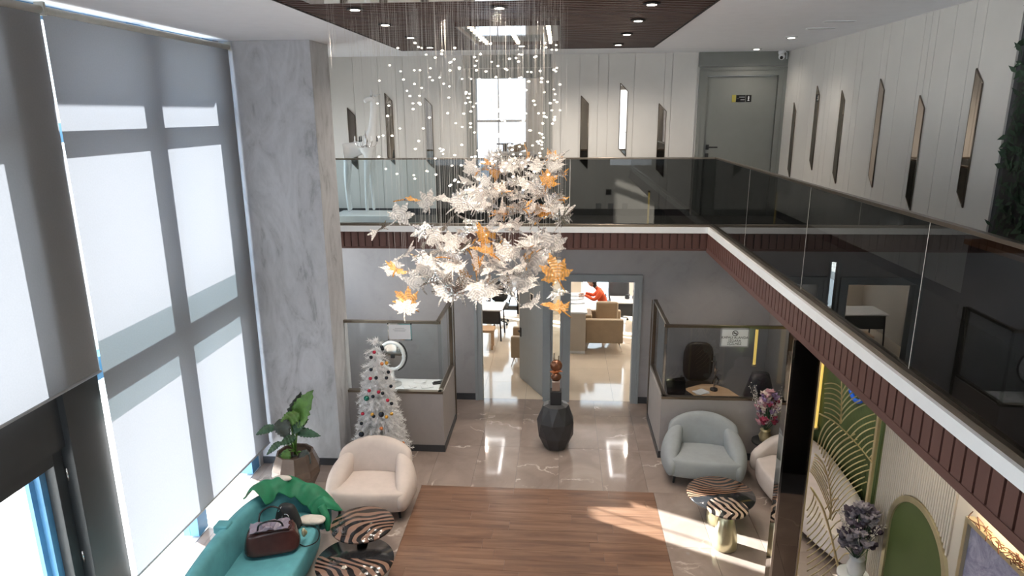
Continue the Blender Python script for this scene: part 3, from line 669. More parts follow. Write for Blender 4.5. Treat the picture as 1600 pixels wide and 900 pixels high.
for (x, y, rz, lb) in ((at(1312, 33, z=ZC).x, at(1312, 33, z=ZC).y, 0, 'slim slot vent in the white ceiling, nearer of the two'), (at(1283, 44, z=ZC).x, at(1283, 44, z=ZC).y, 0, 'slim slot vent in the white ceiling, farther of the two')):
    t = thing('ceiling_vent', lb, 'vent', (x, y, ZC)); MB().box(-.16, .16, -.035, .035, -.006, 0).build('frame', M['white_gloss'], t); MB().box(-.15, .15, -.02, -.005, -.008, -.005).box(-.15, .15, .005, .02, -.008, -.005).build('slot', M['rail_grey'], t)
t = thing('security_camera', 'white dome security camera in the corner above the grey upper door', 'security camera', (3.42, YU-.12, ZC))
MB().lathe([(.045, 0), (.05, -.03), (.04, -.06), (.02, -.07)], 16).build('mount', M['white_gloss'], t)
MB().ball((0, -.03, -.09), (.05, .055, .05), 14, 8).build('housing', M['white_gloss'], t); MB().ball((-.015, -.075, -.11), (.026, .02, .026), 12, 6).build('lens', M['black'], t)
MB().tube([(.05, .0, -.01), (.10, .05, -.03), (.11, .07, -.12)], .008, 6).build('cable', M['white_gloss'], t)

# ================================================================= CHANDELIER
ch = thing('chandelier', 'cascading chandelier of clear and amber glass leaves hung on wires from a mirrored ceiling plate', 'chandelier', (0, 0, ZC))
def lo(p): return (p[0], p[1], p[2]-ZC)
MB().box(CX0, CX1, CY0, CY1, -.03, -.012).build('mirrored_canopy', M['steel_mirror'], ch)
MB().box(CX0-.02, CX0, CY0-.02, CY1+.02, -.05, .12).box(CX1, CX1+.02, CY0-.02, CY1+.02, -.05, .12).box(CX0, CX1, CY1, CY1+.02, -.05, .12).box(CX0, CX1, CY0-.02, CY0, -.05, .12).box(CX0, CX1, CY0, CY1, -.012, .12).build('canopy_box', M['slat'], ch)
MB().box(-2.1, .1, 3.9, 5.9, -.03, .0).build('mirrored_canopy', M['steel_mirror'], ch)
bl = MB().lathe([(.020, 0), (.024, -.010), (.018, -.022)], 14).mesh('bulb', M['bulb'])
for cx in (-.98, -.57, -.15):
    for k in range(8): inst('bulb', bl, ch, (cx, 7.52+.245*k, -.03))
for i, (x, y, e) in enumerate(((-1.6, 4.9, 150), (-.6, 4.6, 150), (-1.9, 5.6, 90), (-.95, 7.6, 65), (-.3, 7.6, 65), (-1.0, 6.2, 70), (-.2, 6.2, 70))): spot('chandelier_spot', (x, y, ZC-.10), e, 1.25, (1, .88, .74), .7, .03)
# maple-like cast glass leaf
def leaf_mesh(name, mat, seed, curl):
    r = random.Random(seed); lobes = [(-2.35, .52), (-1.5, .78), (-.72, .95), (0, 1.12), (.72, .95), (1.5, .78), (2.35, .52)]
    out = []; prev = None
    for i, (a, L) in enumerate(lobes):
        L *= r.uniform(.88, 1.1)
        if i: out.append(((a+lobes[i-1][0])/2, .58*r.uniform(.88, 1.08)))
        out += [(a-.27, L*.72), (a-.19, L*.83), (a-.15, L*.76), (a-.03, L*1.04), (a+.03, L*1.02), (a+.14, L*.76), (a+.19, L*.84), (a+.27, L*.72)]
    out = [(-2.9, .16)]+out+[(2.9, .16)]
    n = len(out); S = .150
    def P(a, d, k=1):
        x = math.sin(a)*d; y = math.cos(a)*d
        z = curl*(x*x*.55-y*y*.35)+.06*math.sin(a*9)*d
        return (x*S, y*S, z*S)
    vs = [(0, 0, 0)]; 
    for fr_ in (.5, 1): vs += [P(a, d*fr_) for a, d in out]
    fs = [(0, 1+i, 1+i+1) for i in range(n-1)]+[(1+i, 1+n+i, 1+n+i+1, 1+i+1) for i in range(n-1)]
    mb = MB().add(vs, fs, True)
    # stalk
    mb.tube([(0, 0, 0), (0, -.03, .004), (.008, -.085, -.012*curl), (.02, -.12, -.03*curl)], [.008, .008, .007, .004], 5)
    return mb.mesh(name, mat)
lc = [leaf_mesh('leaf', M['leaf_clear'], s, c) for s, c in ((1, .5), (2, .9), (3, -.6), (4, 1.2))]
la = [leaf_mesh('leaf', M['leaf_amber'], s, c) for s, c in ((5, .6), (6, 1.0))]
big = [(110,445,0),(200,385,0),(245,300,1),(160,628,0),(190,650,1),(250,815,1),(235,850,0),(335,480,0),(380,505,0),(230,570,0),(300,720,0),(350,700,0),(380,620,0),(330,600,0),(430,740,0),(510,775,0),(545,690,0),(440,430,0),(415,295,0),(500,330,0),(570,400,0),(330,545,0),(460,590,1),(495,560,0),(480,640,0),(620,490,1),(660,560,0),(700,470,0),(640,775,0),(680,750,0),(770,760,0),(740,700,0),(880,815,0),(1000,760,0),(1010,845,1),(900,660,0),(990,535,0),(1020,400,0),(890,400,0),(800,460,0),(790,570,0),(760,660,0),(700,640,0),(850,500,0),(940,470,0),(1000,680,1),(600,655,1),(560,520,0),(930,620,0),(860,600,1),(1000,350,0),(650,430,0),(350,320,0),(450,500,0),(740,520,0),(820,690,0),(420,660,0),(540,455,0),(960,560,0),(545,545,1),(690,540,1),(520,280,0),(600,330,0),(640,330,0),(700,370,0),(720,600,0)]
rl = random.Random(11); leaves = []
for (cx, cy, am) in big: leaves.append((560+cx/3.215, 220+cy/3.215, am, 1))
for k in range(105):
    v = rl.random()**1.0; cy = 75+v*300
    xl = 590-120*v+(70 if v < .15 else 0); xr_ = 1015+25*v
    leaves.append((560+rl.uniform(xl, xr_)/3.215, 220+cy/3.215, rl.random() < .13, 0))
for k in range(34):
    cy = rl.uniform(330, 800); w = 1-max(0, cy-560)/420; cx = rl.uniform(600-420*w, 600+380*w); leaves.append((560+cx/3.215, 220+cy/3.215, rl.random() < .12, 1))
cords = []
for (px, py, am, bg_) in leaves:
    t = (py-245)/245; Y = 7.45-2.25*min(1, max(0, t))**.8+rl.uniform(-.28, .28)
    p = at(px, py, y=Y)
    s = rl.uniform(.92, 1.18)*(1 if bg_ else .85)
    e = (rl.uniform(-.3, 1.5), rl.uniform(-.7, .7), rl.uniform(0, 2*PI))
    me = rl.choice(la) if am else rl.choice(lc)
    o = inst('leaf', me, ch, lo(p), e, (s, s, s))
    if am: o['label'] = 'amber glass leaf'
    cords.append(p)
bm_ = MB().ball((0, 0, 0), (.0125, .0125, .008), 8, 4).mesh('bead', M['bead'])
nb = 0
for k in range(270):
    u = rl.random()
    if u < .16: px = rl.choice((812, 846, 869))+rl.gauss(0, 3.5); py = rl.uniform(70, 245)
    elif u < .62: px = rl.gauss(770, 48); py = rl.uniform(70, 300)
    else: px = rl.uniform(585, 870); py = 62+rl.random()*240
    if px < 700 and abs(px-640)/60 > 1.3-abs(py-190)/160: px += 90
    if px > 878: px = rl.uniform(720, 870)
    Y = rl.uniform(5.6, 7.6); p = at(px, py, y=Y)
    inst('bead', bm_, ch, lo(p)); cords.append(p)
wr = MB(); r_w = .0006
for p in cords:
    a = rl.uniform(0, 6); vs = [(p.x+r_w*math.cos(a+k*2.094), p.y+r_w*math.sin(a+k*2.094), z) for z in (p.z-ZC, -.02) for k in range(3)]
    wr.add(vs, [(0, 1, 4, 3), (1, 2, 5, 4), (2, 0, 3, 5)])
for k in range(70):
    px = rl.uniform(515, 745); p = at(px, rl.uniform(58, 120), y=rl.uniform(5.3, 7.2)); vs = [(p.x+r_w*math.cos(q*2.094), p.y+r_w*math.sin(q*2.094), z) for z in (p.z-ZC, -.02) for q in range(3)]
    wr.add(vs, [(0, 1, 4, 3), (1, 2, 5, 4), (2, 0, 3, 5)])
o = wr.build('hanging_wires', M['wire'], ch); o['kind'] = 'stuff'

# ================================================================= SEATING
def slab_ring(c, t_dir, half, z0, z1, n=16, e=.55, lean=0):
    """superellipse ring standing across a path: c plan point, normal n_dir"""
    nx = Vector((-t_dir.y, t_dir.x, 0)); cz = (z0+z1)/2; h = (z1-z0)/2; out = []
    for k in range(n):
        a = 2*PI*k/n; u = math.copysign(abs(math.cos(a))**e, math.cos(a)); w = math.copysign(abs(math.sin(a))**e, math.sin(a))
        q = c+nx*(u*half+lean*(w+1)/2); out.append((q.x, q.y, cz+w*h))
    return out
def back_loft(path, half, z0s, z1s, lean=0, k=6, endscale=.5):
    P = smooth_path([Vector((p[0], p[1], 0)) for p in path], k); zz0 = smooth_path([Vector((z, 0, 0)) for z in z0s], k); zz1 = smooth_path([Vector((z, 0, 0)) for z in z1s], k)
    rings = []; m = len(P)
    for i in range(m):
        t = (P[min(i+1, m-1)]-P[max(i-1, 0)]).normalized()
        rings.append(slab_ring(P[i], t, half, zz0[i].x, zz1[i].x, lean=lean))
    def shrink(r, off, s):
        c = Vector([sum(p[j] for p in r)/len(r) for j in range(3)])
        return [tuple(c+(Vector(p)-c)*s+off) for p in r]
    t0 = (P[0]-P[1]).normalized(); t1 = (P[-1]-P[-2]).normalized()
    pre = [shrink(rings[0], t0*half*.95, .35), shrink(rings[0], t0*half*.75, .75)]; post = [shrink(rings[-1], t1*half*.75, .75), shrink(rings[-1], t1*half*.95, .35)]
    return MB().loft(pre+rings+post)
def cushion(poly, z0, z1, r=.06):
    """rounded cushion from a plan outline"""
    P = poly; c = Vector((sum(p[0] for p in P)/len(P), sum(p[1] for p in P)/len(P), 0)); rings = []
    for k in range(9):
        a = -PI/2+PI*k/8; off = r*(1-math.cos(a)**.7 if math.cos(a) > 0 else 1); z = (z0+z1)/2+(z1-z0)/2*math.sin(a)*1.0
        ring = []
        for p in P:
            v = Vector((p[0], p[1], 0)); d = (c-v); L = d.length; ring.append(tuple(v+d/L*min(off, L*.9))[:2]+(z,))
        rings.append(ring)
    mb = MB().loft(rings); return mb
def armchair(loc, rz, mat, label, W_=1.22, D_=.86):
    t = thing('armchair', label, 'armchair', loc, rz); hw = W_/2
    # faces -Y; origin at the centre on the floor
    poly = [(-hw+.10, -D_/2+.03), (-hw+.25, -D_/2-.03), (0, -D_/2-.05), (hw-.25, -D_/2-.03), (hw-.10, -D_/2+.03), (hw-.06, -.15), (hw-.10, .22), (.3, .32), (-.3, .32), (-hw+.10, .22), (-hw+.06, -.15)]
    q = [tuple(p)[:2] for p in smooth_path([Vector((a, b_, 0)) for a, b_ in poly+[poly[0]]], 4)[:-1]]
    cushion(q, .15, .43, .07).build('seat', mat, t, sub=1)
    # back: dome seen from the front, leaning and wrapping
    rings = []
    for k in range(13):
        u = -1+2*k/12; x = u*.50; yb = .20-.10*abs(u)**2; top = .43+.42*math.sqrt(max(0, 1-(abs(u)*.80)**2)); th = .115
        ring = []
        for j in range(14):
            a = 2*PI*j/14; w = math.copysign(abs(math.sin(a))**.6, math.sin(a)); cc = math.copysign(abs(math.cos(a))**.7, math.cos(a))
            zz = .36+(w+1)/2*(top-.36); ring.append((x, yb+cc*th*(1-.25*(zz-.36)/.5)+.12*(zz-.36)/.5, zz))
        rings.append(ring)
    MB().loft(rings).build('backrest', mat, t, sub=1)
    for s in (-1, 1):
        rings = []
        N = 14
        for k in range(N+1):
            u = k/N; y = -D_/2+.0+u*(D_*.92); bulge = math.sin(PI*min(1, u*1.05+.08))**.6 if 0 < u*1.05+.08 < 1 else .3
            top = .40+.31*math.sin(min(1, u*1.08)*PI/2)**1.1; bot = .16+.05*u; th = .035+.105*math.sin(PI*(.08+.84*u))
            xc = hw-.135-.16*(u**2.4)-.05*(1-u)**2; ring = []
            for j in range(14):
                a = 2*PI*j/14; w = math.copysign(abs(math.sin(a))**.75, math.sin(a)); cc = math.copysign(abs(math.cos(a))**.8, math.cos(a))
                zz = bot+(w+1)/2*(top-bot); lean = -.10*((zz-bot)/.6)**2
                ring.append((s*(xc+cc*th+lean+.03), y, zz))
            rings.append(ring)
        c0 = Vector([sum(p[j] for p in rings[0])/14 for j in range(3)]); c1 = Vector([sum(p[j] for p in rings[-1])/14 for j in range(3)])
        rings = [[tuple(c0+(Vector(p)-c0)*.5+Vector((0, -.045, 0))) for p in rings[0]]]+rings+[[tuple(c1+(Vector(p)-c1)*.6+Vector((0, .05, 0))) for p in rings[-1]]]
        MB().loft(rings).build('arm', mat, t, sub=1)
    for (x, y) in ((-.38, -.28), (.38, -.28), (-.36, .22), (.36, .22)): MB().tube([(x, y, .17), (x*1.06, y*1.06, 0)], [.024, .016], 10).build('leg', M['black_matte'], t)
    return t
armchair((-2.43, 7.86, 0), .02, M['cream_fabric'], 'cream rounded armchair in front of the marbled pillar and the white tree')
armchair((2.07, 9.02-.12, 0), -.12, M['grey_fabric'], 'grey-green rounded armchair in front of the right glass booth')

# teal sofa
t = thing('sofa', 'teal curved sofa under the windows with bags lying on it', 'sofa', (-3.2, 5.8, 0))
L0 = lambda p: (p[0]+3.2, p[1]-5.8)
poly = [(-3.48, 4.3), (-2.80, 4.3), (-2.74, 4.9), (-2.72, 5.8), (-2.74, 6.5), (-2.82, 6.88), (-3.05, 7.02), (-3.30, 6.92), (-3.45, 6.55), (-3.50, 5.8), (-3.50, 4.9)]
q = [tuple(p)[:2] for p in smooth_path([Vector((*L0(p), 0)) for p in poly+[poly[0]]], 4)[:-1]]
cushion(q, .14, .43, .05).build('seat', M['teal_fabric'], t, sub=1)
back_loft([L0(p) for p in ((-3.42, 4.2), (-3.46, 5.0), (-3.51, 5.8), (-3.49, 6.5), (-3.34, 6.90), (-3.08, 7.08), (-2.82, 7.03))], .085, [.18]*7, [.80, .80, .80, .78, .74, .64, .50], lean=.02).build('backrest', M['teal_fabric'], t)
MB().box(-.46, -.30, .26, .40, .72, .815).build('back_clip', M['teal_fabric'], t, .02)
for (x, y) in ((-3.55, 6.6), (-2.9, 6.7), (-2.88, 4.6), (-3.55, 4.6)): MB().cyl(x+3.2, y-5.8, 0, .16, .02, 10).build('leg', M['black_matte'], t)
# beige sofa
t = thing('sofa', 'pale beige curved sofa in front of the olive fluted wall', 'sofa', (3.1, 7.7, 0))
L0 = lambda p: (p[0]-3.1, p[1]-7.7)
poly = [(2.74, 8.66), (2.72, 8.35), (2.80, 7.85), (2.93, 7.35), (3.12, 6.85), (3.30, 6.62), (3.44, 6.7), (3.46, 7.4), (3.44, 8.2), (3.3, 8.65), (2.98, 8.78)]
q = [tuple(p)[:2] for p in smooth_path([Vector((*L0(p), 0)) for p in poly+[poly[0]]], 4)[:-1]]
cushion(q, .14, .44, .06).build('seat', M['beige_fabric'], t, sub=1)
back_loft([L0(p) for p in ((2.78, 8.74), (3.05, 8.86), (3.32, 8.70), (3.43, 8.3), (3.44, 7.7), (3.42, 7.1), (3.36, 6.75))], .09, [.18]*7, [.52, .66, .76, .80, .80, .78, .66], lean=-.02).build('backrest', M['beige_fabric'], t)
for (x, y) in ((2.9, 8.5), (2.98, 7.6), (3.3, 6.9), (3.3, 8.4)): MB().cyl(x-3.1, y-7.7, 0, .16, .018, 10).build('leg', M['black_matte'], t)

# ================================================================= LOW TABLES
def low_table(x, y, h, r, rb, rt, top, leg, label, rz=0, oval=1):
    t = thing('coffee_table', label, 'coffee table', (x, y, 0), rz)
    mb = MB().lathe([(r*.93, h-.035), (r*.99, h-.022), (r, h-.008), (r*.99, h)], 48)
    mb.v = [(a, b_*oval, c) for a, b_, c in mb.v]; mb.build('tabletop', top, t)
    MB().lathe([(rb*.9, 0), (rb, .012), (rb*.98, h*.25), (rt+(rb-rt)*.45, h*.6), (rt, h-.035)], 28).build('pedestal', leg, t)
    return t
low_table(-2.23, 6.68, .50, .36, .15, .06, zebra('zebra_veneer_left_small', centre=(.42, -.12, 0), sc=11), M['black_matte'], 'smaller, higher round table with striped veneer top and glasses, before the cream armchair')
low_table(-2.17, 6.16, .40, .42, .18, .08, zebra('zebra_veneer_left_large', centre=(-.5, -.75, 0), sc=12, half=(.03, 1, .03)), M['black_matte'], 'larger, lower round table with half black, half striped top beside the teal sofa')
low_table(2.06, 7.74, .40, .42, .16, .075, zebra('zebra_veneer_right_large', centre=(.1, .8, 0), sc=16, dark=(.014, .009, .008), light=(.20, .11, .07), half=(.25, -1, .02)), M['soft_gold'], 'larger round table with half black, half striped top on gold pedestal before the grey armchair')
low_table(2.01, 7.22, .53, .24, .145, .07, zebra('zebra_veneer_right_small', centre=(-.35, .05, 0), sc=15, light=(.5, .36, .28)), M['soft_gold'], 'small oval striped table on tall gold pedestal, nearer of the right pair', oval=.92)
# things on the left tables
def glass_cup(x, y, z, r, h, label, group=None):
    t = thing('glass', label, 'glass', (x, y, z), 0, group)
    MB().lathe([(r*.7, 0), (r*.8, .004), (r, h), (r*.93, h), (r*.72, .012), (.001, .012)], 20).build('bowl', M['cup_glass'], t); return t
M['cup_glass'] = thin_glass('cup_glass', (.86, .86, .87), 1.6, .02)
glass_cup(-2.44, 6.60, .50, .042, .10, 'tall clear glass on the small striped table, rear one of three')
glass_cup(-2.47, 6.49, .50, .036, .07, 'clear glass on the small striped table, middle one of three')
glass_cup(-2.37, 6.45, .50, .042, .08, 'clear glass on the small striped table, one nearest the camera')
t = thing('ashtray', 'small clear glass dish on the lower half-black table', 'dish', (-2.36, 6.10, .40)); MB().lathe([(.05, 0), (.065, .025), (.055, .025), (.04, .008), (.001, .008)], 18).build('dish', M['cup_glass'], t)
t = thing('paper_flower', 'tiny cream flower lying on the lower half-black table', 'flower', (-2.24, 6.02, .40))
for k in range(5): MB().ball((.018*math.cos(k*1.257), .018*math.sin(k*1.257), .012), (.014, .014, .008), 8, 5).build('petal', M['cream_wall'], t)

# ================================================================= BAGS, JACKET
t = thing('handbag', 'glossy brown leather handbag lying open on the teal sofa', 'handbag', (-3.10, 6.24, .44), .35)
rings = []
for k in range(7):
    u = k/6; hx = .21-.04*u+.02*math.sin(u*3); hy = .13-.055*u; z = .005+.24*u
    rings.append([(hx*math.copysign(abs(math.cos(a))**.45, math.cos(a))+.006*math.sin(5*a+k), hy*math.copysign(abs(math.sin(a))**.5, math.sin(a)), z+.012*math.sin(3*a+k)*u) for a in [2*PI*j/24 for j in range(24)]])
MB().loft(rings).build('body', M['brown_leather'], t, sub=1)
MB().prism([(-.16, -.08), (.15, -.09), (.17, .03), (-.13, .06)], 'z', .25, .262).build('flap', M['brown_leather'], t, .004)
for s in (-1, 1): MB().tube(smooth_path([(-.10, s*.05, .23), (-.08, s*.09, .34), (0, s*.11, .38), (.08, s*.09, .34), (.10, s*.05, .23)], 4), .008, 6).build('handle', M['black'], t)
rk = random.Random(9); vs = []; fs = []
for i in range(13):
    for j in range(9):
        x = -.16+.30*i/12; y = -.09+.15*j/8; e_ = min(1, 2.5*min(i, 12-i)/12+.1)*min(1, 2.5*min(j, 8-j)/8+.1)
        vs.append((x+rk.uniform(-.008, .008), y+rk.uniform(-.008, .008), .262+.045*e_*(.5+.5*math.sin(i*1.3+j*.9))+rk.uniform(0, .012)))
for i in range(12):
    for j in range(8): a = i*9+j; fs.append((a, a+1, a+10, a+9))
MB().add(vs, fs, False).build('crumpled_scarf', plain('glossy_mauve_scarf', (.20, .17, .22), .22), t, solid=.004)
MB().ball((.245, -.02, .14), (.018, .018, .05), 8, 5).ball((.25, .03, .10), (.022, .02, .03), 8, 5).build('charm', M['soft_gold'], t)
t.scale = (1.35, 1.3, 1.15)
t = thing('shoulder_bag', 'black shoulder bag with a ring ornament, behind the brown handbag', 'handbag', (-3.10, 6.66, .43), -.1)
rings = []
for k in range(8):
    u = k/7; s = math.sin(PI*(.18+.66*u)); hx = .15*(1-.55*u**1.8)+.01; hy = .085*(1-.5*u**2); z = .005+.30*u
    rings.append([(hx*math.copysign(abs(math.cos(a))**.6, math.cos(a)), hy*math.copysign(abs(math.sin(a))**.7, math.sin(a)), z) for a in [2*PI*j/20 for j in range(20)]])
MB().loft(rings).build('body', M['black_matte'], t, sub=1)
MB().tube([(.045*math.cos(a)+.02, -.085+.02*math.sin(a), .16+.055*math.sin(a)) for a in [2*PI*j/20 for j in range(20)]], .006, 6, closed=True).build('ring_ornament', M['chrome'], t)
MB().tube(smooth_path([(-.09, -.03, .22), (-.05, -.09, .26), (-.02, -.07, .31)], 4), .008, 6).build('chain', M['chrome'], t)
MB().tube(smooth_path([(.12, 0, .03), (.28, .05, .012), (.40, -.05, .012), (.45, -.22, .012), (.36, -.32, .012), (.22, -.24, .012), (.13, -.12, .02)], 5), .007, 6, flat=.8).build('strap', M['black'], t)
# green jacket draped over the rounded sofa end
t = thing('jacket', 'emerald green jacket thrown over the far rounded end of the teal sofa', 'jacket', (-3.1, 6.95, .43))
rj = random.Random(5); N1, N2 = 30, 14; vs = []; fs = []
cp = smooth_path([Vector((-3.48, 6.64, .87)), Vector((-3.37, 6.93, .86)), Vector((-3.17, 7.08, .77)), Vector((-2.96, 7.09, .67)), Vector((-2.80, 7.02, .57)), Vector((-2.72, 6.92, .50))], 6)
for i in range(N1+1):
    u = i/N1*(len(cp)-1); a = int(min(u, len(cp)-2)); c = cp[a].lerp(cp[a+1], u-a); tg = (cp[a+1]-cp[a]); tg.z = 0; tg.normalize(); nn = Vector((-tg.y, tg.x, 0))
    for j in range(N2+1):
        w = -1+2*j/N2; d = w*(.165+.012*math.sin(i*.9)); fold = .024*math.sin(i*.8+w*2.2)+.010*math.sin(i*1.9+w*4)
        drop = abs(d)**1.6*1.9*(1.1 if w > 0 else .95); p = c-nn*d*1.0+Vector((0, 0, .035+fold-drop*1.35)); vs.append((p.x+3.1+.008*math.sin(j*1.1+i*.5), p.y-6.95, max(p.z-.43, -.0+.008*(1 if w < 0 else 0))))
for i in range(N1):
    for j in range(N2): a = i*(N2+1)+j; fs.append((a, a+1, a+N2+2, a+N2+1))
MB().add(vs, fs, True).build('cloth', M['green_cloth'], t, sub=1, solid=.014)
MB().tube(smooth_path([(.30, -.03, .12), (.38, -.09, .02), (.40, -.13, -.14)], 5), [.05, .055, .05, .045, .045, .045, .04, .04, .035, .03, .02], 8).build('sleeve', M['green_cloth'], t)
MB().ball((-.18, .06, .42), (.12, .05, .035), 12, 6).build('lining', M['pale_cloth'], t)
t = thing('scarf', 'pale cloth lying on the sofa seat under the green jacket', 'cloth', (-2.86, 6.77, .435)); MB().ball((0, 0, .03), (.16, .09, .035), 14, 8, .8).build('fold', M['pale_cloth'], t); MB().ball((.05, -.04, .04), (.10, .05, .03), 12, 6).build('fold', M['pale_cloth'], t)
# ================================================================= CENTRE VASE
t = thing('floor_vase', 'dark faceted floor vase standing on the marble between the two office doors', 'vase', (-.035, 9.62, 0))
MB().lathe([(.16, 0), (.18, .02), (.275, .22), (.292, .46), (.20, .715), (.12, .74)], 9, smooth=False, offset=[0, 0, 0, 1, 0, 0]).build('body', M['vase_dark'], t)
MB().box(-.085, .085, -.085, .085, .72, .95).build('neck', M['black_matte'], t, .006)
t = thing('ornament', 'copper brown ornament rising out of the dark faceted vase', 'ornament', (-.035, 9.62, .95))
M['copper'] = plain('copper_glass', (.20, .085, .045), .18, metal=.5, var=.4); M['tan_glass'] = plain('tan_glass', (.30, .21, .17), .2, var=.1)
MB().box(-.06, .06, -.06, .06, 0, .16).build('base_block', M['tan_glass'], t, .01)
MB().ball((0, 0, .22), (.085, .07, .07), 14, 8).build('lower_bulb', M['copper'], t)
MB().ball((0, 0, .40), (.095, .07, .095), 14, 8).build('upper_bulb', M['copper'], t)
fl = MB(); rp_ = random.Random(4)
for k in range(9): a = k*.7; fl.tube([(0, 0, .28), (.05*math.cos(a), .05*math.sin(a), .31+.02*math.sin(k)), (.10*math.cos(a), .08*math.sin(a), .29+.05*rp_.random())], [.02, .018, .004], 6)
fl.build('petals', plain('orange_glass', (.55, .18, .06), .3, var=.4), t)
MB().tube([(-.035, 0, .42), (-.035, 0, .60)], .008, 6).tube([(.035, 0, .42), (.035, 0, .56)], .008, 6).build('prong', M['bronze'], t)

# ================================================================= CHRISTMAS TREE
TX, TY = -2.60, 8.90
t = thing('christmas_tree', 'white tinsel christmas tree between the pillar and the left glass booth', 'christmas tree', (TX, TY, 0))
MB().tube([(0, 0, .04), (0, 0, 1.85)], [.025, .008], 8).build('trunk', M['white_gloss'], t)
ft = MB()
for k in range(3): a = k*2.094; ft.tube([(0, 0, .10), (.22*math.cos(a), .22*math.sin(a), .01)], .014, 6)
ft.build('stand', M['chrome'], t)
rt = random.Random(21)
def tree_r(z): return .455*max(.0, 1-((z-.12)/1.95))**.80+.05*(z/2) if z < 2.0 else .06
def frond(mb, p0, p1, r, w):
    p0 = Vector(p0); p1 = Vector(p1); d = p1-p0; L = d.length; d /= L; s = d.cross(Vector((0, 0, 1))); s.normalize(); u = s.cross(d)
    N = max(5, int(L/.016))
    for i in range(N):
        c = p0+d*(L*(i+.3)/N)
        for k in range(4):
            a = k*PI/2+i*.8+r.random()*.6; e = c+(s*math.cos(a)+u*math.sin(a))*w*(.75+.5*r.random())+d*w*.7
            n_ = (e-c).cross(d); n_.normalize(); n_ *= .007
            mb.add([c+n_, c-n_, e], [(0, 1, 2)])
tiers = 17
for i in range(tiers):
    z = .20+1.72*i/(tiers-1); R_ = tree_r(z); nb_ = max(4, int(17*(R_/.5)**.8)); mb = MB()
    for k in range(nb_):
        a = 2*PI*(k+.5*(i % 2))/nb_+rt.uniform(-.12, .12); Rk = R_*rt.uniform(.86, 1.1)
        tip = (Rk*math.cos(a), Rk*math.sin(a), z-.07+.05*rt.random()+(.05 if i == tiers-1 else 0))
        frond(mb, (0, 0, z+.02), tip, rt, .052)
        if R_ > .2:
            for s in (-1, 1):
                m_ = Vector(tip)*.55+Vector((0, 0, z+.02))*.45*1; m_ = Vector((tip[0]*.55, tip[1]*.55, z-.02)); e = Vector((tip[0]*.88+s*-.09*math.sin(a), tip[1]*.88+s*.09*math.cos(a), tip[2]-.01))
                frond(mb, m_, e, rt, .036)
    o = mb.build('branch_tier', M['tinsel'], t)
o = None
BCOL = {'red': (.45, .02, .05), 'dark': (.015, .02, .03), 'gold': (.60, .32, .05), 'green': (.01, .14, .10), 'orange': (.65, .22, .08)}
for k_, c_ in BCOL.items(): M['bauble_'+k_] = plain(k_+'_bauble', c_, .18, metal=.35, var=.05)
bp_ = [(585,550,'red'),(580,558,'dark'),(580,577,'dark'),(579,591,'red'),(588,590,'dark'),(577,610,'red'),(573,622,'green'),(567,646,'red'),(582,647,'gold'),(596,647,'dark'),(604,651,'gold'),(612,646,'gold'),(565,678,'dark'),(596,669,'orange'),(583,619,'dark'),(606,625,'red'),(612,630,'dark'),(592,612,'red'),(598,614,'dark'),(607,581,'dark'),(610,567,'gold'),(597,568,'orange'),(609,545,'dark'),(604,542,'dark'),(611,603,'dark'),(630,692,'orange'),(565,661,'dark'),(604,590,'dark'),(584,650,'dark'),(603,692,'orange')]
bmesh_ = {}
hs = ['low', 'in the middle', 'near the top']
seen = {}; made = []
for (px, py, c_) in bp_:
    p = at(px, py, y=TY-.15); rad = max(.04, tree_r(p.z)); dx = max(-rad*.96, min(rad*.96, p.x-TX)); yy = TY-math.sqrt(max(0, rad*rad-dx*dx))*1.0-.02; p = at(px, py, y=yy); p.x = max(TX-rad, min(TX+rad, p.x))
    big_ = (px, py) in ((573, 622), (596, 647), (565, 678)); r_ = .040 if big_ else .026
    if c_ not in bmesh_:
        bmesh_[c_] = (MB().ball((0, 0, 0), 1, 14, 8).mesh('ball', M['bauble_'+c_]), MB().cyl(0, 0, .95, 1.2, .22, 8).mesh('cap', M['soft_gold']))
    hh = hs[0] if p.z < .75 else hs[1] if p.z < 1.25 else hs[2]; sd = 'left side' if dx < -.12 else 'right side' if dx > .12 else 'front'
    lb = '%s%s bauble %s on the %s of the white tree' % ('large ' if big_ else 'small ', c_, hh, sd)
    made.append((p.z, lb, big_, c_, hh, sd)); b_ = thing('bauble', lb, 'bauble', (p.x, yy-.01, p.z), 0, 'baubles on the white tree'); inst('ball', bmesh_[c_][0], b_, scale=(r_,)*3); inst('cap', bmesh_[c_][1], b_, scale=(r_,)*3)

bs = [o for o in C.objects if o.name.startswith('bauble')]
ORD = ['highest', 'second highest', 'third highest', 'fourth highest', 'fifth highest', 'sixth highest']
for lb in set(o['label'] for o in bs):
    same = sorted([o for o in bs if o['label'] == lb], key=lambda o: -o.location.z)
    if len(same) > 1:
        for k, o in enumerate(same): o['label'] = ORD[k]+' '+lb
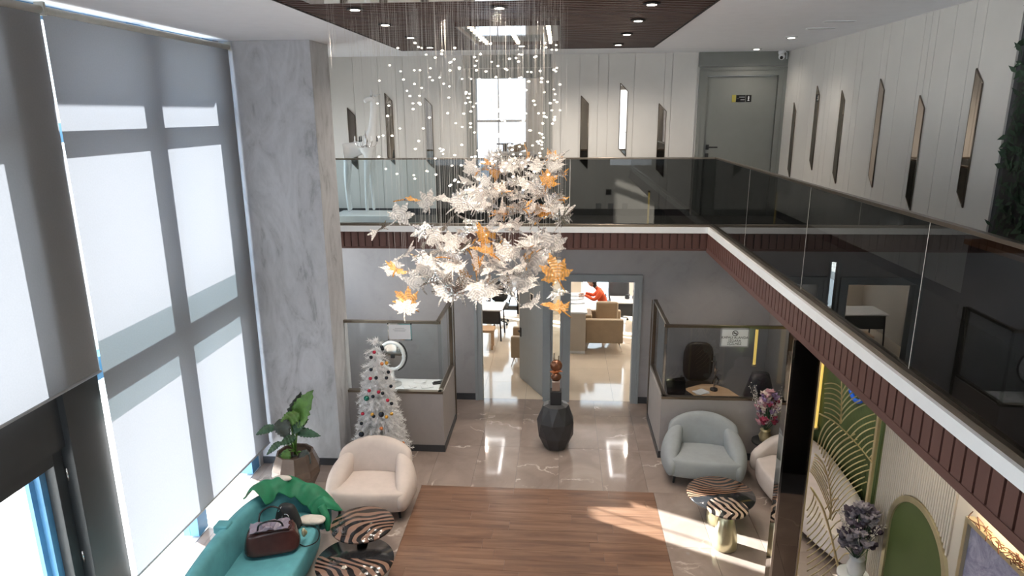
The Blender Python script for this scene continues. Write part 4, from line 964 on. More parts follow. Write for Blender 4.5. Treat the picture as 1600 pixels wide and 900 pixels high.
# ================================================================= POTTED PLANT
PX, PY = -3.62, 8.20
t = thing('potted_plant', 'big-leaved plant in a faceted bronze pot between the window and the pillar', 'potted plant', (PX, PY, 0))
MB().lathe([(.20, 0), (.215, .02), (.335, .27), (.325, .36), (.25, .56), (.225, .56), (.215, .50)], 10, smooth=False).build('pot', M['pot'], t)
MB().cyl(0, 0, .45, .515, .235, 18).build('soil', M['soil'], t)
def big_leaf(base, tip, w, mat, droop=.06, twist=0, name='leaf'):
    base = Vector(base); tip = Vector(tip); d = tip-base; L = d.length; d /= L
    s = d.cross(Vector((0, -1, .3))); s.normalize(); u = s.cross(d)
    s = (s*math.cos(twist)+u*math.sin(twist)); u = s.cross(d); vs = []; fs = []; N = 16
    for i in range(N+1):
        x = i/N; hw = w*(math.sin(PI*x**.72))**.8*(1+.10*math.cos(i*PI))*.5 if 0 < x < 1 else .003
        c = base+d*(L*x)+Vector((0, 0, -droop*math.sin(PI*x*.5)**2+droop*.6*math.sin(PI*x)))
        for j in range(-2, 3): vs.append(tuple(c+s*(hw*j/2)+u*(abs(j)/2*hw*.35-.0+.006*math.sin(i*2.2)*abs(j))))
    for i in range(N):
        for j in range(4): a = i*5+j; fs.append((a, a+1, a+6, a+5))
    return MB().add(vs, fs, True).build(name, mat, t, solid=.003)
def PP(px, py, dy=0): p = at(px, py, y=PY+dy); return (p.x-PX, p.y-PY, p.z)
st = MB()
for (a, b_, w, mt, dr, tw, dy) in (((462,668),(489,606),.30,'leaf_green',.03,.25,.05), ((456,668),(470,610),.24,'leaf_purple',.02,-.5,.12), ((468,645),(436,664),.20,'leaf_green',.03,.4,-.02),
        ((432,668),(399,674),.12,'leaf_dark',.05,.2,-.05), ((436,655),(450,684),.22,'leaf_purple',.02,.3,-.08), ((462,676),(501,677),.13,'leaf_dark',.04,.1,.05), ((456,676),(482,653),.14,'leaf_dark',.02,.2,.0),
        ((462,682),(436,692),.14,'leaf_dark',.03,.5,-.12), ((440,690),(416,708),.09,'leaf_dark',.03,.3,-.05), ((452,706),(430,722),.12,'leaf_dark',.03,.5,-.15), ((448,702),(446,730),.13,'leaf_green',.02,.2,-.18), ((470,706),(486,722),.16,'leaf_purple',.02,.2,-.1), ((465,712),(450,727),.14,'leaf_purple',.0,.2,-.1), ((478,708),(466,724),.14,'soil',.0,.2,-.05)):
    B0 = PP(*a, dy=dy*.5); T0 = PP(*b_, dy=dy-.02); big_leaf(B0, T0, w, M[mt], dr, tw)
    st.tube(smooth_path([(.03*dy, .02, .50), ((B0[0])*.35+.02, B0[1]*.4, (B0[2]+.5)/2+.03), B0], 4), .008, 6)
st.tube([(0, 0, .5), (-.01, 0, .95)], [.018, .010], 8)
st.build('stems', M['leaf_green'], t)

# ================================================================= GLASS BOOTHS
def booth(x0, x1, y0, y1, end_x, side, name_label, seed):
    """side: +1 the free end faces +x"""
    t = thing('glass_booth', name_label, 'partition', ((x0+x1)/2, y0, 0)); ox, oy = (x0+x1)/2, y0
    th = .10; e0, e1 = (end_x-th, end_x) if side > 0 else (end_x, end_x+th)
    MB().box(x0-ox, x1-ox, 0, th, 0, .96).build('low_wall', M['cubicle'], t, .003)
    # end wall drops away towards the back like a stair string
    yb = y1-oy
    MB().box(e0-ox, e1-ox, th, yb, 0, .96).build('end_wall', M['cubicle'], t, .003)
    MB().box(x0-ox, x1-ox, -.012, 0, 0, .11).box((e1 if side > 0 else e0-.012)-ox, (e1+.012 if side > 0 else e0)-ox, -.012, yb, 0, .11).build('skirting', M['skirting'], t)
    gm = M['clear_glass'] if side > 0 else M['cubicle_glass']; MB().box(x0-ox, x1-ox, .03, .038, .99, 2.06).build('front_pane', gm, t)
    ex = (e0+e1)/2-ox
    MB().box(ex-.004, ex+.004, .05, yb, .99, 2.06).build('end_pane', gm, t)
    MB().box(x0-ox, x1-ox, -.004, .075, .955, .992).box(ex-.03, ex+.03, .0, yb, .955, .992).build('sill_rail', M['bronze'], t, .002)
    MB().box(x0-ox, x1-ox, .01, .06, 2.06, 2.10).box(ex-.025, ex+.025, .0, yb, 2.06, 2.10).build('top_rail', M['bronze'], t, .002)
    MB().box(ex-.03, ex+.03, yb-.045, yb, 0, 2.10).box((e1 if side > 0 else e0-.015)-ox, (e1+.015 if side > 0 else e0)-ox, yb-.06, yb, 0, 2.1).build('end_post', M['bronze'], t, .002)
    return t
booth(-3.2, -1.74, 9.35, 10.55, -1.74, 1, 'left glass booth with low grey wall behind the white tree', 1)
booth(1.52, 3.6, 9.36, 10.75, 1.52, -1, 'right glass booth with low grey wall behind the grey armchair', 2)
# signs on the booths
t = thing('no_smoking_sign', 'white no smoking sign hung on the glass of the right booth', 'sign', (2.51, 9.36, 1.93))
B(-.19, .19, -.012, .0, -.13, .13).build('board', M['paper'], t); B(-.175, .175, -.016, -.010, -.115, .115).build('sheet', M['white_gloss'], t)
MB().box(-.20, -.185, -.018, .002, -.14, .14).box(.185, .20, -.018, .002, -.14, .14).box(-.20, .20, -.018, .002, .125, .14).box(-.20, .20, -.018, .002, -.14, -.125).build('frame', M['rail_grey'], t)
MB().tube([(.038*math.cos(a), -.018, .068+.038*math.sin(a)) for a in [2*PI*k/24 for k in range(24)]], .0045, 6, closed=True).tube([(-.026, -.018, .092), (.026, -.018, .042)], .0045, 6).box(-.026, .022, -.019, -.015, .062, .072).build('prohibition_ring', M['black_matte'], t)
for s_, zz, sz in (('KAPALI ALANDA', .002, .050), ('SİGARA', -.046, .050), ('İÇİLMEZ', -.092, .050)): text(s_, sz, M['black_matte'], t, (0, -.017, zz), (PI/2, 0, 0))
t = thing('notice', 'white framed notice hung on the glass of the left booth', 'sign', (-2.35, 9.35, 1.94))
B(-.165, .165, -.012, 0, -.115, .115).build('sheet', M['paper'], t)
MB().box(-.18, -.163, -.016, .002, -.13, .13).box(.163, .18, -.016, .002, -.13, .13).box(-.18, .18, -.016, .002, .113, .13).box(-.18, .18, -.016, .002, -.13, -.113).build('frame', M['chrome'], t)
MB().box(-.07, .07, -.0135, -.012, .052, .058).box(-.10, .10, -.0135, -.012, .030, .035).box(-.08, .08, -.0135, -.012, .012, .017).build('print', M['rail_grey'], t)
# left booth contents
t = thing('desk', 'dark glass-topped desk inside the left booth', 'desk', (-2.5, 10.04, 0)); B(-.62, .60, -.40, .42, .70, .74).build('desktop', M['white_gloss'], t, .004)
for x in (-.58, .56):
    for y in (-.36, .38): B(x-.02, x+.02, y-.02, y+.02, 0, .70).build('leg', M['chrome'], t)
t = thing('ring_mirror', 'large round white framed mirror on a stand inside the left booth', 'mirror', (-2.72, 10.2, .74))
MB().lathe([(.05, 0), (.14, .0), (.14, .02), (.03, .04), (.025, .30)], 20).build('stand', M['white_gloss'], t)
rg = MB(); rg.tube([(.20*math.cos(a), 0, .50+.23*math.sin(a)) for a in [2*PI*k/32 for k in range(32)]], .035, 10, closed=True, flat=.8); rg.build('ring', M['white_gloss'], t)
MB().tube([(.245*math.cos(a), .02, .50+.275*math.sin(a)) for a in [-1.2+2.2*k/20 for k in range(21)]], .012, 6).build('dark_rim', M['black_matte'], t)
MB().lathe([(.20, 0), (.20, .006)], 28, smooth=False).build('glass', M['steel_mirror'], t, rot=(PI/2, 0, 0), loc=(0, .0, .50))
B(-.01, .05, -.03, .0, .47, .53).build('sensor', M['black_matte'], t)
for i, (x, y, rz) in enumerate(((-2.42, 10.10, .5), (-2.14, 10.14, .35), (-2.30, 10.34, .1))):
    t = thing('brochure', ['open white brochure on the left booth desk, nearest the glass', 'white brochure on the left booth desk, nearest the free end', 'white brochure on the left booth desk, under the round mirror'][i], 'brochure', (x, y, .742), rz); B(-.10, -.002, -.07, .07, 0, .004).build('page', M['paper'], t, rot=(0, .08, 0)); B(.002, .10, -.07, .07, 0, .004).build('page', M['paper'], t, rot=(0, -.08, 0))
for i, (x, lb) in enumerate(((-3.02, 'dark hand tool set on the left end of the booth desk'), (-1.98, 'dark pen tray behind the brochures in the left booth'))):
    t = thing('tool_tray', lb, 'tray', (x, 10.28, .74), .3); B(-.10, .10, -.04, .04, 0, .015).build('tray', M['black_matte'], t, .004); MB().tube([(-.08, 0, .03), (.08, .01, .035)], .012, 8).build('tool', M['skirting'], t); MB().tube([(-.06, .02, .03), (.05, -.02, .05)], .008, 8).build('tool', M['skirting'], t)
# right booth contents
t = thing('desk', 'curved wooden desk inside the right booth', 'desk', (2.38, 9.98, 0))
q = [(-.42, -.50), (.62, -.50), (.30, -.20), (.08, .02), (-.10, .02), (-.38, -.25)]
MB().prism([(-.75, -.5), (.45, -.5), (.50, -.1), (.34, .32), (.16, .50), (-.04, .50), (-.45, .22), (-.68, -.1)], 'z', .72, .75).build('desktop', M['oak'], t, .006)
MB().box(-.05, .25, -.45, -.35, 0, .72).build('pedestal', M['black_matte'], t)
t = thing('laptop', 'dark laptop standing at the left end of the right booth desk', 'laptop', (1.92, 9.98, .752), .4)
B(-.17, .17, -.12, .12, 0, .018).build('base', M['screen_black'], t, .004); B(-.17, .17, -.006, .006, 0, .22).build('screen', M['screen_black'], t, .004, loc=(0, .12, .01), rot=(-.3, 0, 0))
for k, (x, z) in enumerate(((2.20, .76),)):
    t = thing('papers', 'white papers on the desk in the right booth', 'papers', (2.26, 10.12, .752), .3)
    for j in range(3): B(-.11, .11, -.08, .08, .004*j, .004*j+.003).build('sheet', M['paper'], t, rot=(0, 0, .2*j))
t = thing('office_chair', 'dark leather chair behind the desk in the right booth', 'chair', (2.42, 10.98, 0), PI)
def chair_parts(t, mat, back_w=.26):
    MB().ball((0, 0, .47), (.26, .25, .06), 16, 8, .6).build('seat', mat, t)
    MB().ball((0, -.24, .86), (back_w, .06, .36), 16, 10, .6).build('backrest', mat, t, rot=(0, 0, 0))
    MB().cyl(0, 0, .10, .42, .025, 12).build('column', M['chrome'], t)
    ba = MB()
    for k in range(5): a = 2*PI*k/5; ba.tube([(0, 0, .11), (.27*math.cos(a), .27*math.sin(a), .07)], [.022, .014], 8)
    ba.build('base', M['black_matte'], t)
    for k in range(5): a = 2*PI*k/5; MB().ball((.27*math.cos(a), .27*math.sin(a), .03), .03, 10, 6).build('castor', M['black_matte'], t)
    for s in (-1, 1): MB().tube(smooth_path([(s*.25, -.15, .45), (s*.29, -.15, .62), (s*.29, .10, .66), (s*.27, .12, .60)], 4), .016, 8).build('armrest', M['black_matte'], t)
chair_parts(t, plain('brown_black_leather', (.03, .022, .018), .4))
t = thing('sculpture', 'small translucent branching glass sculpture on the right booth desk', 'sculpture', (2.48, 10.22, .75))
MB().cyl(0, 0, 0, .03, .06, 14).build('base', M['black_matte'], t)
rs_ = random.Random(2); sc_ = MB()
for k in range(8): a = rs_.uniform(0, 6); z = .1+.06*k; sc_.tube([(0, 0, z*.8), (.06*math.cos(a), .04*math.sin(a), z+.05), (.13*math.cos(a), .06*math.sin(a), z+.02)], [.015, .012, .003], 6)
sc_.tube([(0, 0, .03), (.01, 0, .5)], [.018, .008], 8); sc_.build('branches', M['cup_glass'], t)
t = thing('backpack', 'black bag with grey strap standing at the right end of the booth desk', 'bag', (3.12, 10.0, 0))
M['nylon'] = plain('black_nylon', (.018, .018, .022), .55, var=.3)
rings = []
for k in range(8):
    u = k/7; s = .26*(.75+.35*math.sin(PI*u))*(1-.35*u*u); rings.append([(s*1.0*math.copysign(abs(math.cos(a))**.7, math.cos(a)), s*.7*math.copysign(abs(math.sin(a))**.7, math.sin(a)), .02+1.12*u) for a in [2*PI*j/18 for j in range(18)]])
MB().loft(rings).build('body', M['nylon'], t); MB().tube(smooth_path([(-.14, -.19, 1.02), (-.10, -.24, .9), (-.06, -.25, .7), (-.04, -.22, .5)], 4), .022, 6, flat=.4).build('strap', M['rail_grey'], t)
MB().ball((.06, -.21, .86), (.07, .03, .12), 10, 6).build('side_pocket', M['pale_cloth'], t)
# slender lit gold tube, and two gold gleams built the same way
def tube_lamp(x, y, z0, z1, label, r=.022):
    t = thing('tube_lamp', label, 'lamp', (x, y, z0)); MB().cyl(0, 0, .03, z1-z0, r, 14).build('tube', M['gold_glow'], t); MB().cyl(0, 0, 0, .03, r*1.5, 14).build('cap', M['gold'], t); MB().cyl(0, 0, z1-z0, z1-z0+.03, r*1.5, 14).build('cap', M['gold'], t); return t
p = at(1178, 572, y=9.46); tube_lamp(p.x, p.y, p.z, 2.03, 'vertical gold gleam of the right booth glass, built as a glowing tube', .020)  # gold gleam in the booth glass, given the shape of a lit tube
p = at(1012, 352, y=10.32); tube_lamp(p.x, p.y, ZM, 3.89, 'slender gold gleam of the far gallery balustrade, built as a glowing post', .014)  # gold gleam in the balustrade glass, given the shape of a lit post
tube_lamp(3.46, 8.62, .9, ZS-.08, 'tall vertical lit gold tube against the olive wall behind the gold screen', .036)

# ================================================================= PINK AND GREY FLOWERS
def bouquet(name, loc, label, cols, sprig, r, hgt, vase_m, seed, vz=.30, sprig_h=.4):
    t = thing(name, label, 'flower arrangement', loc); r_ = random.Random(seed)
    MB().lathe([(.05, 0), (.07, .01), (.09, vz*.5), (.06, vz*.9), (.075, vz)], 18).build('vase', vase_m, t)
    st = MB()
    for k in range(64):
        a = r_.uniform(0, 2*PI); e = r_.uniform(-.5, 1.4); rad = r*r_.uniform(.55, 1.0); c = Vector((rad*math.cos(a)*math.cos(e)*.85, rad*math.sin(a)*math.cos(e)*.85, vz+hgt*.42+hgt*.5*math.sin(e)))
        if c.z < vz+.04: c.z = vz+.04+r_.random()*.05
        st.tube([(0, 0, vz-.03), tuple(c)], .003, 4)
        fb = MB(); cr = r_.uniform(.05, .085)
        for j in range(6):
            b_ = 2*PI*j/6+r_.random(); n_ = Vector((math.cos(b_), math.sin(b_), .5)).normalized()
            v0 = c; v1 = c+n_*cr+Vector((0, 0, .01)); sd = Vector((-n_.y, n_.x, 0))*cr*.5
            fb.add([v0, v0+n_*cr*.55+sd, v1, v0+n_*cr*.55-sd], [(0, 1, 2, 3)])
        fb.ball(tuple(c), cr*.45, 8, 5)
        fb.build('blossom', r_.choice(cols), t)
    st.build('stems', M['leaf_dark'], t)
    tw = MB()
    for k in range(16):
        a = r_.uniform(0, 2*PI); d = Vector((math.cos(a)*.45, math.sin(a)*.45, 1)); L = sprig_h*r_.uniform(.6, 1); p0 = Vector((0, 0, vz)); p1 = p0+d*(hgt*.6+L*.5)
        tw.tube([tuple(p0), tuple(p1)], [.003, .0015], 4)
        for j in range(9): q_ = p0.lerp(p1, .45+.55*j/8)+Vector((r_.uniform(-.03, .03), r_.uniform(-.03, .03), r_.uniform(-.02, .03))); tw.ball(tuple(q_), .008, 5, 4)
    o = tw.build('sprigs', sprig, t); o['kind'] = 'stuff'
    return t
pk = [plain('dusty_pink', (.42, .22, .26), .8), plain('pale_mauve', (.55, .42, .47), .8), plain('crimson', (.30, .035, .08), .8), plain('lilac', (.30, .20, .38), .8), plain('cream_bloom', (.6, .5, .45), .8)]
gy = [plain('grey_mauve', (.24, .22, .26), .8), plain('dark_mauve', (.14, .12, .16), .8), plain('ash_grey', (.36, .33, .36), .8), plain('deep_plum', (.08, .06, .09), .8)]
t = thing('side_table', 'small dark side table in the corner under the pink flowers', 'side table', (2.98, 9.12, 0)); MB().cyl(0, 0, .42, .45, .17, 24).build('tabletop', M['black_matte'], t); MB().cyl(0, 0, .01, .42, .02, 12).build('column', M['black_matte'], t); MB().cyl(0, 0, 0, .012, .12, 24).build('foot', M['black_matte'], t)
bouquet('dried_flowers', (2.98, 9.10, .45), 'pink and crimson dried flowers in a vase behind the beige sofa corner', pk, M['pale_cloth'], .20, .62, M['gold'], 3, .18, .5)
t = thing('side_table', 'small pale side table beside the cream wall front under the grey flowers', 'side table', (2.98, 6.07, 0)); MB().cyl(0, 0, .52, .55, .15, 24).build('tabletop', M['white_gloss'], t); MB().cyl(0, 0, .01, .52, .02, 12).build('column', M['white_gloss'], t); MB().cyl(0, 0, 0, .012, .12, 24).build('foot', M['white_gloss'], t)
bouquet('dried_flowers', (2.99, 6.05, .55), 'grey and mauve dried flowers in a white vase beside the cream fluted wall', gy, M['pale_cloth'], .21, .60, M['white_gloss'], 8, .20, .3)

# ================================================================= MIRROR PILLAR, GOLD SCREEN
t = thing('mirror_column', 'smoked mirror column with chrome edge carrying the right gallery', 'column', (2.30, 6.18, 0), -.07)
MB().box(-.11, .11, -.12, .12, 0, ZS-.03).build('shaft', M['dark_mirror'], t)
MB().box(-.128, -.108, -.128, -.10, 0, ZS-.03).box(.112, .122, -.128, -.10, 0, ZS-.03).build('edge_strip', M['chrome'], t)
SXc, SYc = 2.84, 6.34
t = thing('gold_screen', 'gold openwork screen of fern fronds beside the mirror column', 'screen', (SXc, SYc, 0))
MB().box(-.335, -.30, -.02, .02, 0, ZS-.02).box(.30, .335, -.02, .02, 0, ZS-.02).box(-.30, .30, -.02, .02, 0, .035).box(-.30, .30, -.02, .02, ZS-.055, ZS-.02).build('frame', M['gold'], t, .003)
def SP(px, py): p = at(px, py, y=SYc); return Vector((max(-.30, min(.30, p.x-SXc)), 0, max(.03, min(ZS-.05, p.z))))
def spine(pts, w): MB().tube(smooth_path([SP(*p) for p in pts], 6), w, 6, flat=.5).build('spine', M['gold'], t); return smooth_path([SP(*p) for p in pts], 8)
def CR(x, y): return (1194+x/2.25, 500+y/2.25)
def mix(a, b_, u): return (a[0]+(b_[0]-a[0])*u, a[1]+(b_[1]-a[1])*u)
def fronds(n, first, last, r=.0065):
    for k in range(n):
        u = k/(n-1); p0, pc, p1 = (mix(first[i], last[i], u) for i in range(3)); pts = []
        for j in range(9):
            v = j/8; q = tuple((1-v)**2*p0[i]+2*v*(1-v)*pc[i]+v*v*p1[i] for i in range(2)); p = at(*CR(*q), y=SYc); x, z = p.x-SXc, p.z
            if abs(x) > .305 or not .03 < z < ZS-.05: break
            pts.append((x, 0, z))
        if len(pts) > 2: MB().tube(pts, r, 5).build('frond', M['gold'], t)
for pts_, w_ in (([(165, 590), (205, 660), (235, 760), (262, 880), (270, 930)], .022), ([(178, 470), (205, 500), (225, 560), (235, 640), (232, 700)], .014), ([(195, 330), (250, 360), (320, 430), (380, 500), (392, 520)], .015), ([(268, 365), (272, 300), (272, 210)], .010)): spine([CR(*q) for q in pts_], w_)
fronds(11, ((222, 510), (235, 440), (320, 400)), ((238, 705), (290, 600), (392, 580)))
fronds(8, ((215, 520), (200, 490), (176, 482)), ((236, 690), (195, 570), (163, 530)))
fronds(8, ((290, 395), (330, 340), (408, 325)), ((384, 500), (398, 480), (404, 500)))
fronds(6, ((268, 365), (310, 300), (385, 290)), ((272, 260), (285, 225), (310, 205)))
fronds(7, ((268, 360), (245, 330), (212, 325)), ((272, 240), (250, 215), (212, 225)))
fronds(7, ((235, 350), (200, 370), (188, 440)), ((315, 425), (255, 450), (225, 530)))
fronds(12, ((175, 610), (175, 640), (150, 670)), ((258, 850), (215, 900), (150, 930)))
fronds(7, ((215, 665), (245, 620), (262, 630)), ((266, 890), (295, 850), (305, 860)))
# blue ring emblem on the olive wall
p = at(1340, 598, x=3.5)
t = thing('ring_emblem', 'blue neon ring emblem on the olive wall above the beige sofa', 'sign', (3.50, p.y, p.z))
MB().tube([(0, .22*math.cos(a), .22*math.sin(a)) for a in [2*PI*k/36 for k in range(36)]], .026, 10, closed=True).build('ring', plain('bright_blue_acrylic', (.01, .12, .75), .3), t); MB().box(0, .045, -.02, .02, .19, .23).box(0, .045, -.02, .02, -.23, -.19).build('standoff', M['chrome'], t)
# picture on the cream wall
t = thing('framed_picture', 'large gold framed lilac grey abstract panel on the cream wall, lower right', 'picture', (3.16, 4.38, 1.30))
m_, nt, b = new_mat('lilac_abstract'); v = coords(nt, (1, 1, 1), 'Object'); f = noise(nt, v, 5, 9, .8, 1.5); nt.links.new(ramp(nt, f, [(.3, (.12, .12, .22)), (.5, (.34, .33, .45)), (.7, (.55, .53, .62))]), b.inputs['Base Color'])
B(.0, .02, -.41, .38, -.72, .70).build('canvas', m_, t)
MB().box(-.03, .035, -.45, -.41, -.76, .74).box(-.03, .035, .38, .42, -.76, .74).box(-.03, .035, -.41, .38, .70, .74).box(-.03, .035, -.41, .38, -.76, -.72).build('frame', M['soft_gold'], t, .003)
t = thing('dried_twigs', 'dried brown twigs lying along the top of the gold picture frame', 'decoration', (3.12, 4.42, 2.045)); tw = MB(); r_ = random.Random(6)
for k in range(26): y = r_.uniform(-.28, .30); tw.tube(smooth_path([(r_.uniform(-.02, .05), y, .005), (r_.uniform(-.04, .05), y+r_.uniform(-.08, .08), r_.uniform(.02, .06)), (r_.uniform(-.05, .04), y+r_.uniform(-.2, .1), r_.uniform(.01, .10))], 3), .004, 4)
tw.build('twigs', M['copper'], t)
l = bpy.data.lights.new('picture_light', 'AREA'); l.shape = 'RECTANGLE'; l.size = .04; l.size_y = .5; l.energy = 1.6; l.color = (1, .78, .5)
o = bpy.data.objects.new('picture_light', l); C.objects.link(o); o.location = (3.13, 4.45, 2.22); o.rotation_euler = (0, -.9, 0)
# ================================================================= OFFICES
t = thing('reception_counter', 'cream reception counter seen through the right doorway', 'counter', (.31, 14.6, 0))
B(-.22, .26, -.72, .9, 0, .90).build('body', M['cream_wall'], t, .006); B(-.25, .29, -.74, .92, .90, .935).build('counter_top', M['white_gloss'], t, .004); B(-.22, .262, -.73, -.72, 0, .06).build('plinth', M['white_gloss'], t)
for i, (x, y, rz, lb) in enumerate(((.36, 14.96, .3, 'open catalogue on the reception counter, far one'), (.40, 14.62, .2, 'open catalogue on the reception counter, near one'), (.38, 15.28, .1, 'open catalogue under the hands of the person in orange'))):
    t = thing('catalogue', lb, 'catalogue', (x, y, .937), rz); B(-.16, -.004, -.11, .11, 0, .012).build('page', M['paper'], t, rot=(0, .1, 0)); B(.004, .16, -.11, .11, 0, .012).build('page', M['paper'], t, rot=(0, -.1, 0))
t = thing('armchair', 'tan leather box armchair on chrome legs seen through the right doorway', 'armchair', (.98, 14.40, 0))
B(-.41, .41, -.42, -.28, .20, .74).build('arm', M['tan_leather'], t, .03); B(-.41, .41, .28, .42, .20, .74).build('arm', M['tan_leather'], t, .03)
B(-.28, .38, -.28, .28, .24, .46).build('seat', M['tan_leather'], t, .04); B(-.41, -.26, -.28, .28, .2, .80).build('backrest', M['tan_leather'], t, .03)
MB().box(-.16, .34, .16, .27, .47, .98).build('cushion', M['tan_leather'], t, .05)
for x in (-.36, .36):
    for y in (-.36, .36): MB().tube([(x*.9, y, .20), (x*1.1, y*1.05, 0)], [.014, .010], 8).build('leg', M['chrome'], t)
def desk(name, label, x, y, w, d, h, top, leg, rz=0):
    t = thing(name, label, 'desk', (x, y, 0), rz); B(-w/2, w/2, -d/2, d/2, h-.03, h).build('desktop', top, t, .003); B(-w/2+.05, w/2-.05, -d/2+.06, -d/2+.075, h-.35, h-.03).build('modesty_panel', M['charcoal'], t)
    for sx in (-1, 1):
        for sy in (-1, 1): MB().tube([(sx*(w/2-.06), sy*(d/2-.05), h-.03), (sx*(w/2-.03), sy*(d/2-.03), 0)], .018, 8).build('leg', leg, t)
    return t
desk('desk', 'white topped desk far back in the right office', 1.78, 15.65, 1.1, .6, .75, M['white_gloss'], M['black_matte'])
desk('desk', 'long white topped desk in the left office', -1.95, 14.95, 1.35, .7, .75, M['white_gloss'], M['black_matte'], -.05)
for i, x in enumerate((1.62, 1.80, 1.95)):
    t = thing('desk_ornament', ['squat dark ornament on the far right office desk', 'dark upright ornament on the far right office desk, middle one', 'dark upright ornament on the far right office desk, rightmost'][i], 'ornament', (x, 15.7, .75)); MB().lathe([(.05, 0), (.06, .05), (.03, .12 if i else .07), (.05, .19 if i else .09), (.02, .25 if i else .11)], 12).build('body', M['charcoal'], t)
t = thing('desk_chair', 'chrome swivel desk chair at the far right office desk', 'chair', (1.45, 16.38, 0), 0); chair_parts(t, M['skirting'])
t = thing('desk_chair', 'black swivel desk chair behind the left office desk', 'chair', (-1.50, 15.95, 0), PI); chair_parts(t, M['black_matte'], .24)
t = thing('stool_bench', 'small pale oak bench before the left office desk', 'bench', (-1.75, 14.16, 0)); B(-.33, .33, -.18, .18, .40, .46).build('seat', M['oak'], t, .006)
for x in (-.28, .28):
    for y in (-.14, .14): B(x-.02, x+.02, y-.02, y+.02, 0, .40).build('leg', M['oak'], t)
t = thing('armchair', 'tan leather armchair half hidden behind the open left door', 'armchair', (-.62, 13.35, 0)); B(-.36, .36, -.38, -.26, .2, .66).build('arm', M['tan_leather'], t, .03); B(-.36, .36, .26, .38, .2, .66).build('arm', M['tan_leather'], t, .03); B(-.25, .33, -.26, .26, .24, .44).build('seat', M['tan_leather'], t, .03); B(.22, .36, -.26, .26, .2, .72).build('backrest', M['tan_leather'], t, .03)
for x in (-.32, .32):
    for y in (-.32, .32): MB().tube([(x*.9, y, .20), (x*1.1, y*1.05, 0)], [.014, .010], 8).build('leg', M['chrome'], t)
t = thing('shelf_cabinet', 'brown shelf cabinet at the far right of the right office', 'cabinet', (2.24, 16.55, 0)); B(-.25, .25, -.15, .15, 0, 1.5).build('carcass', M['cubicle'], t)
for k in range(3): B(-.23, .23, -.16, -.15, .1+.46*k, .52+.46*k).build('door', M['oak'] if k == 3 else plain('taupe_door', (.20, .15, .13), .6) if k == 0 else bpy.data.materials['taupe_door'], t)

# person in orange bending over the counter
def skin_body(name, joints, edges, radii, mat, parent, root=0, sub=1):
    me = bpy.data.meshes.new(name); me.from_pydata(joints, edges, []); me.materials.append(mat)
    o = bpy.data.objects.new(name, me); C.objects.link(o); o.parent = parent
    md = o.modifiers.new('skin', 'SKIN'); md.use_smooth_shade = True
    for i, v in enumerate(me.skin_vertices[0].data): r = radii[i]; v.radius = (r, r) if not isinstance(r, tuple) else r; v.use_root = (i == root)
    s = o.modifiers.new('sub', 'SUBSURF'); s.levels = sub; s.render_levels = sub
    return o
t = thing('stool', 'dark stool under the person in orange', 'stool', (1.04, 15.12, 0)); MB().cyl(0, 0, .34, .385, .17, 20).build('seat', M['black_matte'], t); MB().cyl(0, 0, 0, .40, .03, 12).build('column', M['chrome'], t); MB().cyl(0, 0, 0, .02, .20, 20).build('foot', M['chrome'], t)
t = thing('person', 'seated person in an orange sweater with short black hair leaning over the counter', 'person', (1.0, 15.12, .02), 0)
J = [(.02, 0, .52), (.02, 0, .68), (-.01, 0, .86), (-.07, 0, 1.02), (-.12, 0, 1.11), (-.17, 0, 1.18),
     (-.06, .17, 1.05), (-.20, .21, .90), (-.40, .10, .99), (-.06, -.17, 1.05), (-.20, -.21, .90), (-.42, -.08, .99)]
Ed = [(0, 1), (1, 2), (2, 3), (3, 4), (4, 5), (3, 6), (6, 7), (7, 8), (3, 9), (9, 10), (10, 11)]
Rd = [.12, .115, .12, .115, .06, .055, .065, .05, .038, .065, .05, .038]
skin_body('body', J, Ed, Rd, M['orange_cloth'], t)
Jl = [(.02, 0, .53), (-.02, .10, .52), (-.40, .12, .50), (-.36, .12, .08), (-.46, .12, .04), (-.02, -.10, .52), (-.40, -.12, .50), (-.36, -.12, .08), (-.46, -.12, .04)]
skin_body('trousers', Jl, [(0, 1), (1, 2), (2, 3), (3, 4), (0, 5), (5, 6), (6, 7), (7, 8)], [.10, .09, .065, .045, .035, .09, .065, .045, .035], M['jeans'], t)
hx, hz = -.255, 1.275
hd_ = MB(); hd_.ball((hx, 0, hz), (.095, .075, .115), 18, 12); hd_.ball((hx-.095, 0, hz-.015), (.018, .014, .02), 8, 6); hd_.ball((hx, .076, hz), (.018, .01, .03), 8, 6); hd_.ball((hx, -.076, hz), (.018, .01, .03), 8, 6); hd_.tube([(-.16, 0, 1.15), (-.22, 0, 1.23)], .05, 10)
hd_.build('head', M['skin'], t)
MB().ball((hx+.025, 0, hz+.035), (.100, .088, .105), 18, 12).ball((hx+.06, 0, hz-.05), (.055, .075, .09), 14, 8).build('hair', M['hair'], t)
for s in (-1, 1):
    MB().ball((hx-.085, s*.032, hz+.015), (.008, .013, .007), 8, 5).build('eye', M['hair'], t)
    c = Vector((-.42, s*.09, .985)); hb = MB(); hb.ball(tuple(c+Vector((-.04, 0, -.015))), (.05, .038, .018), 12, 8)
    for k in range(4): y = s*(-.028+.019*k); L = (.06, .07, .066, .05)[k]; hb.tube([tuple(c+Vector((-.07, y, -.015))), tuple(c+Vector((-.07-L*.6, y, -.018))), tuple(c+Vector((-.07-L, y, -.032)))], [.009, .008, .006], 6)
    hb.tube([tuple(c+Vector((-.02, -s*.035, -.015))), tuple(c+Vector((-.05, -s*.06, -.02))), tuple(c+Vector((-.075, -s*.065, -.028)))], [.010, .009, .007], 6)
    hb.build('hand', M['skin'], t)

